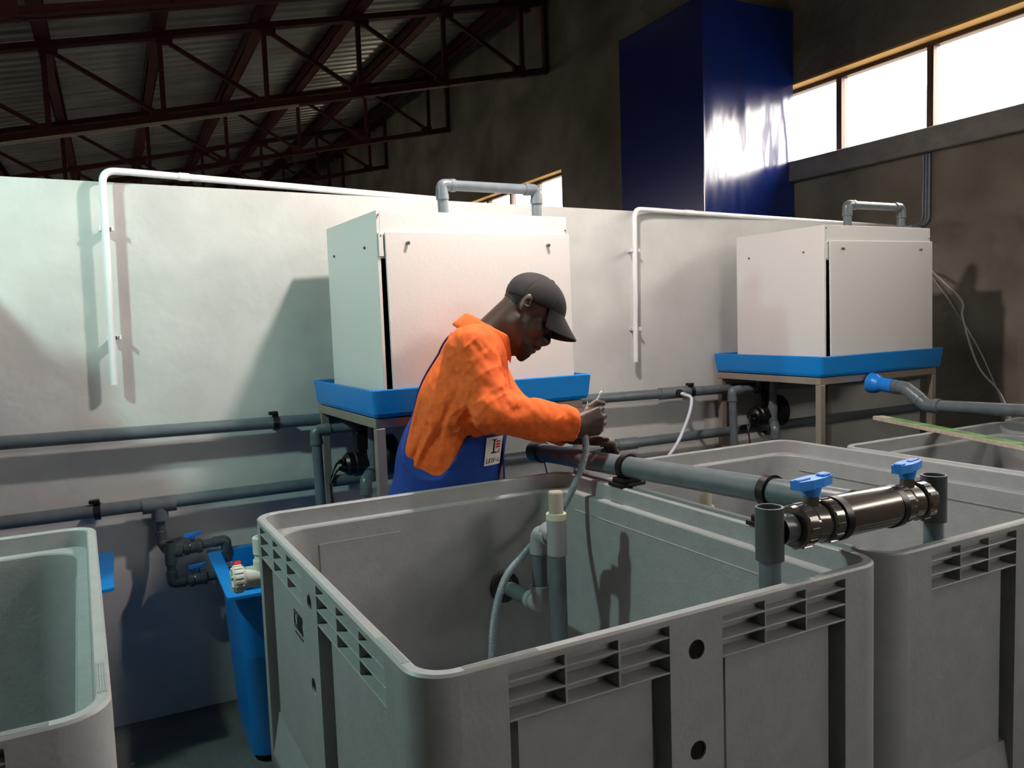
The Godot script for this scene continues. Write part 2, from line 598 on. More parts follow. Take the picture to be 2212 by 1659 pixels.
func clamp_ring(parent: Node3D, p: Vector3, d: Vector3, foot: Vector3, r: float, length: float) -> void:
	# black pipe clip: an open ring with a lug on top and a foot towards the surface that carries it
	var n := foot.normalized()
	var s := d.cross(n).normalized()
	var b := MB.new()
	var rings := []
	for k in 25:
		var t := -PI * 0.5 + TAU * k / 24.0
		var c := s * cos(t) - n * sin(t)
		rings.append([p + c * r * 1.02 - d * 0.011, p + c * r * 1.22 - d * 0.011, p + c * r * 1.22 + d * 0.011, p + c * r * 1.02 + d * 0.011])
	b.loft_bars(rings)
	part("clip_ring", b.done(), M.black, parent)
	b = MB.new()
	var xf := Transform3D(Basis(d, n, d.cross(n)), p)
	b.box(Vector3(-0.02, r * 1.05, -r * 0.75), Vector3(0.02, length, r * 0.75), 0.003, xf)
	part("clip_foot", b.done(), M.black, parent)
	if foot.y < -0.5: return
	b = MB.new()
	b.box(Vector3(-0.012, -r * 0.5, r * 1.12), Vector3(0.012, r * 0.5, r * 1.5), 0.003, xf)
	b.box(Vector3(-0.026, -r * 0.7, r * 1.3), Vector3(0.010, r * 0.5, r * 1.85), 0.003, xf)
	part("clip_latch", b.done(), M.black, parent)

func valve(parent: Node3D, p: Vector3, d: Vector3, up: Vector3, r: float, m: Material, turn := 0.0) -> void:
	# ball valve: ribbed union nuts at both ends, a round body and a blue bar handle
	for s in [-1.0, 1.0]:
		var b := MB.new()
		var a: Vector3 = p + d * s * r * 0.75
		b.lathe(a, d * s, [[0, r * 0.8], [0, r * 1.42], [r * 0.12, r * 1.5], [r * 0.95, r * 1.5], [r * 1.15, r * 1.38], [r * 1.15, r * 0.9]], 24)
		for k in 12:
			var t := TAU * k / 12.0
			var s1 := d.cross(up).normalized()
			var c := up * cos(t) + s1 * sin(t)
			var xf := Transform3D(Basis(d * s, c, (d * s).cross(c)), a)
			b.box(Vector3(r * 0.15, r * 1.45, -r * 0.13), Vector3(r * 0.9, r * 1.56, r * 0.13), 0.0, xf)
		part("union_nut", b.done(), m, parent)
	var b2 := MB.new()
	b2.lathe(p - d * r * 0.78, d, [[0, r * 0.9], [0, r * 1.28], [r * 0.3, r * 1.36], [r * 1.26, r * 1.36], [r * 1.56, r * 1.28], [r * 1.56, r * 0.9]], 24)
	b2.cyl(p, p + up * r * 1.95, r * 0.62, 18, r * 0.5)
	var body := part("valve_body", b2.done(), m, parent)
	b2 = MB.new()
	b2.cyl(p + up * r * 1.9, p + up * r * 2.6, r * 0.55, 18, r * 0.72)
	var h := d.rotated(up, turn)
	var w := up.cross(h).normalized()
	var xf2 := Transform3D(Basis(h, up, -w), p + up * r * 2.5)
	# bar: a flat grip tapering to one end, hooked tongue at the other
	var q := PackedVector2Array([Vector2(-1.75, -0.42), Vector2(-0.6, -0.62), Vector2(0.6, -0.62), Vector2(1.9, -0.36), Vector2(1.9, 0.36), Vector2(0.6, 0.62), Vector2(-0.6, 0.62), Vector2(-1.75, 0.42)])
	var q2 := PackedVector2Array()
	for v in q: q2.append(v * r)
	b2.prism(q2, r * 0.62, xf2 * Transform3D(Basis(Vector3(1, 0, 0), -PI / 2), Vector3.ZERO))
	b2.box(Vector3(-r * 1.75, r * 0.6, -r * 0.18), Vector3(-r * 0.3, r * 0.72, r * 0.18), 0.001, xf2)
	b2.box(Vector3(r * 0.9, r * 0.6, -r * 0.3), Vector3(r * 1.85, r * 0.78, r * 0.3), 0.002, xf2)
	part("valve_handle", b2.done(), M.handle_blue, body, "blue bar handle")

func make_wall_pipes() -> void:
	# upper line
	var z := -1.08
	var t := thing("wall_pipe", "upper grey plastic pipe clipped along the white partition, passing behind the blue trays", "pipe", Vector3(0, 1.12, z))
	var y := func(x: float) -> float: return 0.022 - 0.0125 * (x + 0.03)
	var r := 0.025
	var b := MB.new()
	b.cyl(Vector3(-3.0, y.call(-3.0), 0), Vector3(4.2, y.call(4.2), 0), r, 20)
	part("pipe", b.done(), M.pvc, t)
	for x in [0.26, 2.37, -1.6]:
		clamp_ring(t, Vector3(x, y.call(x), 0), Vector3(1, 0, 0), Vector3(0, 0, -1), r, 0.07)
	b = MB.new()
	b.lathe(Vector3(2.17, y.call(2.2), 0), Vector3(1, 0, 0), [[0, r], [0, r * 1.22], [0.17, r * 1.22], [0.17, r]], 20)
	part("coupling", b.done(), M.pvc, t)
	b = MB.new()
	b.lathe(Vector3(2.27, y.call(2.27), r * 0.9), Vector3(0, -0.1, 1), [[0, 0.02], [0.012, 0.022], [0.022, 0.02], [0.024, 0.012], [0.03, 0.011]], 16)
	part("outlet_nut", b.done(), M.black, t)
	b = MB.new()
	b.cyl(Vector3(2.27, y.call(2.27) - 0.001, r + 0.02), Vector3(2.275, y.call(2.27) - 0.003, r + 0.045), 0.009, 12)
	part("hose_tail", b.done(), M.conduit, t, "small pale hose tail")
	# air hose from the tail down to the tank
	var hp := smooth_path([Vector3(2.275, 1.105, -1.035), Vector3(2.29, 1.10, -0.99), Vector3(2.285, 1.07, -0.97), Vector3(2.25, 0.99, -0.96), Vector3(2.17, 0.87, -0.95), Vector3(2.02, 0.72, -0.93), Vector3(1.95, 0.5, -0.9), Vector3(1.93, 0.02, -0.88)])
	b = MB.new()
	b.tube(hp, 0.0085, 10)
	solo("air_hose", b.done(), M.hose_white, "thin white hose curving down from the upper wall pipe between the two filter stands", "hose")
	# lower line with its valve branch
	t = thing("wall_pipe", "lower dark grey plastic pipe along the partition with a tee and two small blue-handled valves", "pipe", Vector3(0, 0.86, z))
	b = MB.new()
	b.cyl(Vector3(-3.0, -0.004, 0), Vector3(4.2, 0.028, 0), r, 20)
	part("pipe", b.done(), M.pvc, t)
	for x in [-0.4, 2.9]:
		clamp_ring(t, Vector3(x, 0.004, 0), Vector3(1, 0, 0), Vector3(0, 0, -1), r, 0.07)
	b = MB.new()
	b.lathe(Vector3(1.9, 0.018, 0), Vector3(1, 0, 0), [[0, r], [0, r * 1.22], [0.12, r * 1.22], [0.12, r]], 20)
	part("coupling", b.done(), M.pvc, t)
	tee(t, Vector3(-0.19, 0.003, 0), Vector3(1, 0, 0), Vector3(0, -1, 0), r, M.pvc)
	var rb := 0.017
	pipe(t, [Vector3(-0.19, -0.05, 0), Vector3(-0.19, -0.145, 0), Vector3(-0.165, -0.175, 0.06), Vector3(-0.165, -0.29, 0.07), Vector3(0.075, -0.285, 0.07)], rb, M.pvc_dark, M.pvc_dark, "branch_pipe")
	tee(t, Vector3(-0.165, -0.175, 0.06), Vector3(0, 1, 0), Vector3(1, 0, 0), rb, M.pvc_dark)
	pipe(t, [Vector3(-0.15, -0.17, 0.06), Vector3(0.035, -0.155, 0.06), Vector3(0.04, -0.245, 0.06)], rb, M.pvc_dark, M.pvc_dark, "branch_pipe")
	valve(t, Vector3(-0.085, -0.165, 0.06), Vector3(1, 0.05, 0).normalized(), Vector3(0, 1, 0), 0.0175, M.pvc_dark, 0.1)
	valve(t, Vector3(-0.075, -0.287, 0.07), Vector3(1, 0.03, 0).normalized(), Vector3(0, 1, 0), 0.0175, M.pvc_dark, 0.1)
	b = MB.new()
	b.cyl(Vector3(0.04, -0.24, 0.06), Vector3(0.04, -0.262, 0.06), 0.019, 14)
	part("pipe_end", b.done(), M.white, t, "white end piece")
	# electrical conduits on the partition
	conduit_drop("conduit", "white conduit bent over the partition top at the left and dropping down its face", -0.3, 1.33, 2.115, 1.1, -0.0314, [1.905, 1.505], 0.0135)
	conduit_drop("conduit", "white conduit dropping down the partition between the two filter cabinets", 2.05, 1.285, 2.043, 4.2, -0.0175, [1.84, 1.45], 0.0125)
	# three thin conduits on the right wall that turn along the partition top
	for k in 3:
		b = MB.new()
		var dz := 0.020 * k
		b.tube(arc_path([Vector3(XW - 0.016, 2.44, -1.085 - dz), Vector3(XW - 0.016, 2.015 + dz * 0.2, -1.085 - dz), Vector3(XW - 0.016, 2.0 + dz * 0.2, -1.34)], 0.05), 0.0088, 12)
		solo("wall_conduit", b.done(), M.pvc, ["front one of three thin grey conduits running down the right wall above the partition", "middle one of three thin grey conduits running down the right wall above the partition", "back one of three thin grey conduits running down the right wall above the partition"][k], "conduit", "conduits on the right wall")
	# loose cables by the second cabinet
	b = MB.new()
	b.tube(smooth_path([Vector3(3.5, 1.87, -0.66), Vector3(3.75, 1.86, -0.85), Vector3(4.15, 1.72, -1.0), Vector3(4.22, 1.54, -0.86), Vector3(4.22, 1.43, -0.85), Vector3(4.22, 1.15, -0.75), Vector3(4.22, 0.95, -0.59), Vector3(4.22, 0.5, -0.45)]), 0.006, 8)
	solo("cable", b.done(), M.cable, "thicker pale cable hanging along the right wall beside the second cabinet", "cable", "cables on the right wall")
	b = MB.new()
	b.tube(smooth_path([Vector3(3.52, 1.8, -0.7), Vector3(4.1, 1.72, -1.0), Vector3(4.225, 1.54, -0.94), Vector3(4.225, 1.33, -0.8), Vector3(4.225, 1.15, -0.7), Vector3(4.225, 0.7, -0.5)]), 0.0035, 8)
	solo("cable", b.done(), M.cable, "thinner pale cable looping beside the thicker one on the right wall", "cable", "cables on the right wall")

func conduit_drop(called: String, label: String, x: float, y0: float, y1: float, x_end: float, slope: float, clips: Array, r: float) -> void:
	var t := thing(called, label, "conduit", Vector3(x, y0, ZP), 0.0, "white conduits on the partition")
	var h := y1 - y0
	var off := 0.055
	var b := MB.new()
	var pts := arc_path([Vector3(-0.012, 0, off), Vector3(0.0, h, off), Vector3(0.09, h + 0.002, off - 0.02), Vector3(x_end - x, h + slope * (x_end - x), -0.06)], 0.09, 8)
	b.tube(pts, r, 14)
	part("tube", b.done(), M.conduit, t)
	for yc in clips:
		b = MB.new()
		b.box(Vector3(-0.010, yc - y0 - 0.007, 0), Vector3(0.010, yc - y0 + 0.007, off - 0.012), 0.002)
		b.box(Vector3(-0.024, yc - y0 - 0.009, off - 0.02), Vector3(0.024, yc - y0 + 0.009, off - 0.012), 0.002)
		b.box(Vector3(-0.024, yc - y0 - 0.009, off - 0.02), Vector3(-0.017, yc - y0 + 0.009, off + 0.008), 0.002)
		b.box(Vector3(0.017, yc - y0 - 0.009, off - 0.02), Vector3(0.024, yc - y0 + 0.009, off + 0.008), 0.002)
		part("clip", b.done(), M.conduit, t)
	b = MB.new()
	var c: Vector3 = pts[-2].lerp(pts[-1], 0.1)
	var c2: Vector3 = pts[-2].lerp(pts[-1], 0.13)
	b.cyl(c, c2, r * 1.15, 14)
	part("coupling", b.done(), M.conduit, t)

# ---------------------------------------------------------------- filter units
var unit := {}

func make_stand(at: Vector3, turn: float, label: String) -> void:
	var t := thing("steel_stand", label, "stand", at, turn, "steel stands under the trays")
	var w := 0.875
	var z0 := -0.70
	for p in [[0.03, -0.035], [w - 0.03, -0.035], [0.03, z0 + 0.015], [w - 0.03, z0 + 0.015]]:
		var b := MB.new()
		b.box(Vector3(p[0] - 0.016, 0, p[1] - 0.016), Vector3(p[0] + 0.016, 1.166, p[1] + 0.016), 0.002)
		part("leg", b.done(), M.steel, t)
	for e in [[Vector3(0.012, 1.166, -0.053), Vector3(w - 0.012, 1.199, -0.02)], [Vector3(0.012, 1.166, z0), Vector3(w - 0.012, 1.199, z0 + 0.033)], [Vector3(0.012, 1.166, z0 + 0.033), Vector3(0.045, 1.199, -0.053)], [Vector3(w - 0.045, 1.166, z0 + 0.033), Vector3(w - 0.012, 1.199, -0.053)]]:
		var b := MB.new()
		b.box(e[0], e[1], 0.002)
		part("rail", b.done(), M.steel, t)
	unit.stand = t

func make_tray(at: Vector3, turn: float, label: String) -> void:
	var w := 0.897
	var d := 0.717
	var b := MB.new()
	# outside up, over the lip, inside down to the floor
	var loops := [rr(0.03, -d + 0.03, w - 0.03, -0.03, 0, 0.02), rr(0.012, -d + 0.012, w - 0.012, -0.012, 0.004, 0.02), rr(0.007, -d + 0.007, w - 0.007, -0.007, 0.016, 0.018),
		rr(0, -d, w, 0, 0.095, 0.014), rr(0.002, -d + 0.002, w - 0.002, -0.002, 0.099, 0.012), rr(0.009, -d + 0.009, w - 0.009, -0.009, 0.099, 0.01), rr(0.011, -d + 0.011, w - 0.011, -0.011, 0.095, 0.01),
		rr(0.018, -d + 0.018, w - 0.018, -0.018, 0.013, 0.01)]
	b.loft(loops)
	b.cap(loops[0], true)
	b.cap(loops[-1])
	var t := solo("blue_tray", b.done(), M.blue, label, "tray", "blue trays under the cabinets")
	t.position = at + Vector3(0, 1.2, 0)
	t.rotation.y = turn
	unit.tray = t

func make_cabinet(at: Vector3, turn: float, label: String) -> void:
	var t := thing("filter_cabinet", label, "cabinet", at + Vector3(0, 1.214, 0), turn, "white filter cabinets")
	var h := 0.688
	var x0 := 0.05
	var x1 := 0.816
	var zf := -0.027
	var zb := -0.587
	var th := 0.012
	var b := MB.new()
	b.box(Vector3(x0, 0, zb), Vector3(x0 + th, h, zf), 0.0015)
	part("side_panel", b.done(), M.panel, t)
	b = MB.new()
	b.box(Vector3(x1 - th, 0, zb), Vector3(x1, h, zf), 0.0015)
	part("side_panel", b.done(), M.panel, t)
	b = MB.new()
	b.box(Vector3(x0 + th, 0, zb), Vector3(x1 - th, h - th, zb + th))
	part("back_panel", b.done(), M.panel, t)
	b = MB.new()
	b.box(Vector3(x0 + th, h - th, zb), Vector3(x1 - th, h, zf - th), 0.001)
	part("top_panel", b.done(), M.panel, t)
	b = MB.new()
	b.box(Vector3(x0 + th, h - 0.16, zf - th), Vector3(x1 - th, h, zf), 0.001)
	part("front_strip", b.done(), M.panel, t)
	# the loose front panel hangs in front of the opening, its foot a little out
	b = MB.new()
	b.box(Vector3(x0 + 0.026, -0.60, 0.0), Vector3(x1 + 0.003, 0.014, 0.009), 0.0015, Transform3D(Basis(Vector3(1, 0, 0), -0.003) * Basis(Vector3(0, 0, 1), 0.008), Vector3(0.0, h - 0.087, zf + 0.002)))
	part("front_panel", b.done(), M.panel, t, "loose front panel")
	b = MB.new()
	b.box(Vector3(x0 + 0.004, h - 0.155, zf), Vector3(x0 + 0.022, h - 0.075, zf + 0.005), 0.0015)
	part("bracket", b.done(), M.panel, t)
	# screws
	for p in [[0.155, h - 0.108], [0.72, h - 0.108]]:
		b = MB.new()
		b.cyl(Vector3(p[0], p[1], zf + 0.009), Vector3(p[0], p[1] - 0.002, zf + 0.022), 0.005, 12, 0.0065)
		part("screw", b.done(), M.screw, t)
	for p in [[zf - 0.12, h - 0.115], [zf - 0.47, h - 0.115]]:
		b = MB.new()
		b.cyl(Vector3(x0, p[1], p[0]), Vector3(x0 - 0.006, p[1], p[0]), 0.0055, 12, 0.004)
		part("screw", b.done(), M.screw, t)
	for p in [[x0 + 0.008, h - 0.015], [x0 + 0.013, h - 0.085], [x1 - 0.008, h - 0.05]]:
		b = MB.new()
		b.cyl(Vector3(p[0], p[1], zf), Vector3(p[0], p[1], zf + 0.006), 0.0028, 10)
		part("screw", b.done(), M.screw, t)
	# black media inside: rows of short ribbed tubes
	b = MB.new()
	b.box(Vector3(x0 + 0.016, 0.002, zb + 0.02), Vector3(x1 - 0.02, h - 0.17, zf - 0.05))
	var rng := RandomNumberGenerator.new()
	rng.seed = 4
	for j in 22:
		for i in 4:
			var p := Vector3(x0 + 0.024 + 0.02 * i + rng.randf_range(-0.003, 0.003), 0.012 + 0.023 * j, zf - 0.04)
			b.cyl(p, p + Vector3(rng.randf_range(-0.006, 0.006), 0.018, 0.012), 0.008, 8)
	part("media", b.done(), M.black_matte, t, "black filter media seen through the gap")
	# pipe handle on top
	var g := Node3D.new()
	g.name = "pipe_handle"
	t.add_child(g)
	pipe(g, [Vector3(0.36, h - 0.01, -0.15), Vector3(0.355, h + 0.118, -0.15), Vector3(0.76, h + 0.118, -0.15), Vector3(0.76, h - 0.01, -0.15)], 0.0195, M.pvc, M.pvc)
	unit.cab = t

func make_unit_plumbing(at: Vector3, turn: float) -> void:
	var t := thing("drain_pipe", "grey drain pipe with an elbow beside the left filter stand, going under its tray", "pipe", at, turn, "pipes with one elbow under the trays")
	pipe(t, [Vector3(-0.045, 0.3, -0.50), Vector3(-0.055, 1.115, -0.52), Vector3(0.22, 1.118, -0.50), Vector3(0.22, 1.2, -0.50)], 0.02, M.pvc, M.pvc)
	unit.p1 = t
	t = thing("riser_pipe", "grey riser pipe with a double bend beneath the left filter stand", "pipe", at, turn, "pipes with a double bend under the trays")
	pipe(t, [Vector3(0.15, 1.195, -0.44), Vector3(0.145, 0.95, -0.44), Vector3(0.085, 0.925, -0.365), Vector3(0.08, 0.3, -0.365)], 0.02, M.pvc, M.pvc)
	var b := MB.new()
	b.lathe(Vector3(0.147, 0.99, -0.44), Vector3(0, 1, 0), [[0, 0.02], [0, 0.0245], [0.04, 0.0245], [0.04, 0.02]], 20)
	part("coupling", b.done(), M.pvc, t)
	unit.p2 = t
	t = thing("pump", "black round pump with cable glands beneath the left filter stand", "pump", at + Vector3(0, 0.9, 0), turn, "pumps under the trays")
	b = MB.new()
	b.lathe(Vector3(0.04, 0.075, -0.48), Vector3(1, 0, 0), [[0, 0.0], [0, 0.035], [0.012, 0.045], [0.035, 0.046], [0.04, 0.052], [0.17, 0.052], [0.17, 0.03]], 24)
	part("motor", b.done(), M.black, t)
	b = MB.new()
	b.lathe(Vector3(0.2, 0.09, -0.5), Vector3(1, 0, 0.1), [[0, 0.0], [0, 0.075], [0.012, 0.085], [0.05, 0.085], [0.062, 0.07], [0.062, 0.0]], 28)
	part("volute", b.done(), M.black, t)
	b = MB.new()
	b.box(Vector3(0.09, 0.12, -0.52), Vector3(0.16, 0.20, -0.47), 0.006)
	b.box(Vector3(0.10, 0.2, -0.51), Vector3(0.14, 0.302, -0.475), 0.006)
	part("hanger", b.done(), M.black, t)
	for dy in [0.09, 0.062]:
		b = MB.new()
		b.lathe(Vector3(0.042, dy, -0.465), Vector3(-1, 0.1, 0.2), [[0, 0.014], [0.016, 0.014], [0.018, 0.009], [0.03, 0.008], [0.03, 0.0]], 12)
		part("cable_gland", b.done(), M.black, t)
	unit.pump = t
	b = MB.new()
	b.tube(smooth_path([Vector3(0.012, 0.99, -0.46), Vector3(-0.005, 0.98, -0.45), Vector3(-0.03, 0.93, -0.44), Vector3(-0.035, 0.86, -0.42), Vector3(-0.045, 0.75, -0.41), Vector3(-0.05, 0.3, -0.40)]), 0.0045, 8)
	b.tube(smooth_path([Vector3(0.012, 0.963, -0.46), Vector3(-0.008, 0.955, -0.44), Vector3(-0.034, 0.91, -0.43), Vector3(-0.03, 0.84, -0.42), Vector3(-0.05, 0.75, -0.405)]), 0.0035, 8)
	t = solo("pump_cable", b.done(), M.black, "black cable hanging from the pump under the left filter stand", "cable", "pump cables")
	t.position = at
	t.rotation.y = turn
	unit.cord = t

func make_units() -> void:
	var a1 := Vector3(0.461, 0, -0.373)
	var a2 := Vector3(2.596, 0, -0.422)
	make_stand(a1, 0.055, "welded steel tube stand under the left blue tray, behind the worker")
	make_tray(a1, 0.055, "shallow blue fibreglass tray under the left cabinet, partly behind the worker")
	make_cabinet(a1, 0.055, "large white filter cabinet behind the worker, with a grey pipe handle on top")
	make_unit_plumbing(a1, 0.055)
	copy(unit.stand, "welded steel tube stand under the right blue tray near the corner", a2, 0.033)
	copy(unit.tray, "shallow blue fibreglass tray under the right cabinet, with a drain outlet in front", a2 + Vector3(0, 1.2, 0), 0.033)
	copy(unit.cab, "smaller-looking white filter cabinet at the right by the corner, its left side brightly lit", a2 + Vector3(0, 1.214, 0), 0.033)
	copy(unit.p1, "grey drain pipe with an elbow beside the right filter stand", a2, 0.033)
	copy(unit.p2, "grey riser pipe with a double bend beneath the right filter stand", a2, 0.033)
	copy(unit.pump, "black round pump beneath the right filter stand", a2 + Vector3(0, 0.9, 0), 0.033)
	copy(unit.cord, "black cable hanging from the pump under the right filter stand", a2, 0.033)
	# the next unit along, just past the left edge of the picture; its shadow falls on the partition
	var a0 := Vector3(-1.62, 0, -0.36)
	copy(unit.stand, "welded steel tube stand at the far left end of the row", a0, 0.05)
	copy(unit.tray, "shallow blue fibreglass tray at the far left end of the row", a0 + Vector3(0, 1.2, 0), 0.05)
	copy(unit.cab, "white filter cabinet at the far left end of the row", a0 + Vector3(0, 1.214, 0), 0.05)
	# outlet of the right tray
	var t := thing("outlet_pipe", "grey outlet pipe with a double elbow leaving the right blue tray", "pipe", Vector3(2.95, 1.08, -0.3))
	var b := MB.new()
	b.lathe(Vector3(0.0, 0.075, -0.145), Vector3(0, -0.08, 1), [[0, 0.05], [0.03, 0.046], [0.05, 0.036], [0.055, 0.033], [0.125, 0.033], [0.125, 0.02]], 24)
	part("outlet_stub", b.done(), M.blue_smooth, t, "blue fibreglass stub")
	pipe(t, [Vector3(0, 0.065, -0.05), Vector3(0, 0.06, 0.045), Vector3(0.0, -0.012, 0.15), Vector3(0, 0.03, 1.35)], 0.027, M.pvc, M.pvc, "pipe", 0.8)

# ---------------------------------------------------------------- sumps and drains
func make_sump(x0: float, x1: float, z0: float, z1: float, y: float, label: String) -> void:
	var f := 0.042
	var b := MB.new()
	var loops := [rr(x0 + 0.095, z0 + 0.1, x1 - 0.13, z1 - 0.22, 0.0, 0.06), rr(x0 + 0.068, z0 + 0.07, x1 - 0.09, z1 - 0.16, 0.03, 0.06), rr(x0 + f + 0.006, z0 + f + 0.01, x1 - f - 0.012, z1 - f - 0.03, 0.42, 0.05),
		rr(x0 + f, z0 + f, x1 - f, z1 - f, y - 0.012, 0.04), rr(x0, z0, x1, z1, y - 0.010, 0.015), rr(x0, z0, x1, z1, y, 0.015), rr(x0 + f + 0.004, z0 + f + 0.004, x1 - f - 0.004, z1 - f - 0.004, y, 0.03), rr(x0 + 0.13, z0 + 0.1, x1 - 0.13, z1 - 0.2, 0.04, 0.06)]
	b.loft(loops)
	b.cap(loops[0], true)
	b.cap(loops[-1])
	solo("sump_tank", b.done(), M.blue, label, "sump", "blue sump tanks")

func make_drains() -> void:
	make_sump(-0.035, 1.15, -1.06, -0.42, 0.665, "blue fibreglass sump tank with a flat flange, behind the middle grey tank")
	make_sump(-1.7, -0.357, -1.11, -0.62, 0.70, "blue fibreglass sump of which only a flange corner shows behind the left grey tank")
	var t := thing("drain_fitting", "white drain pipe with a big ribbed screw cap beside the middle grey tank", "pipe", Vector3(-0.006, 0.665, -0.33))
	var b := MB.new()
	b.cyl(Vector3(0.012, 0.085, 0), Vector3(0.22, 0.085, 0), 0.033, 24)
	part("pipe", b.done(), M.pvc_white, t)
	b = MB.new()
	var a := Vector3(-0.02, 0.085, 0)
	b.lathe(a, Vector3(1, 0, 0), [[0, 0.0], [0.004, 0.016], [0.0, 0.018], [0.0, 0.036], [0.004, 0.040], [0.030, 0.040], [0.036, 0.037], [0.036, 0.03]], 32)
	for k in 16:
		var an := TAU * k / 16.0
		var xf := Transform3D(Basis(Vector3(1, 0, 0), an), a)
		b.box(Vector3(0.005, 0.0385, -0.0048), Vector3(0.030, 0.0435, 0.0048), 0.001, xf)
	for k in 3:
		b.box(Vector3(-0.004, -0.036, -0.004), Vector3(0.003, 0.036, 0.004), 0.001, Transform3D(Basis(Vector3(1, 0, 0), PI * k / 3.0), a))
	part("screw_cap", b.done(), M.pvc_white, t)
	b = MB.new()
	b.cyl(Vector3(0.074, 0.10, 0.0), Vector3(0.074, 0.135, 0.0), 0.03, 20)
	b.ring_tube(Vector3(0.074, 0.133, 0), Vector3(0, 1, 0), 0.0245, 0.021, 0.075, 24)
	b.ring_tube(Vector3(0.074, 0.155, 0), Vector3(0, 1, 0), 0.0285, 0.0245, 0.05, 24)
	part("open_riser", b.done(), M.pvc_white, t)
	b = MB.new()
	b.cyl(Vector3(0.11, -0.665, 0), Vector3(0.11, 0.07, 0), 0.028, 20)
	part("down_pipe", b.done(), M.pvc_white, t)
	b = MB.new()
	b.box(Vector3(-0.012, 0.122, -0.03), Vector3(0.012, 0.135, -0.004), 0.004)
	part("tab", b.done(), M.red, t, "red plastic tab")

# ---------------------------------------------------------------- grey box tanks
var tank0: Node3D

func face_hole(b: MB, o: Vector3, ax: Vector3, ay: Vector3, w: float, h: float, r: float, inward: Vector3) -> void:
	# a rectangle w x h centred on o with a round hole in it
	var n := 24
	var c := []
	var s := []
	var e := []
	var angles := []
	for k in n:
		angles.append(TAU * k / n)
	for c4 in [[1, 1], [-1, 1], [-1, -1], [1, -1]]:
		angles.append(fposmod(atan2(c4[1] * h, c4[0] * w), TAU))
	angles.sort()
	for t in angles:
		var d := Vector2(cos(t), sin(t))
		c.append(o + (ax * d.x + ay * d.y) * r)
		e.append(o + (ax * d.x + ay * d.y) * r + inward * 0.045)
		var m := maxf(absf(d.x) / (w / 2), absf(d.y) / (h / 2))
		s.append(o + (ax * d.x + ay * d.y) / m)
	b.loft([s, c])
	b.loft([c, e])
	b.cap(e)

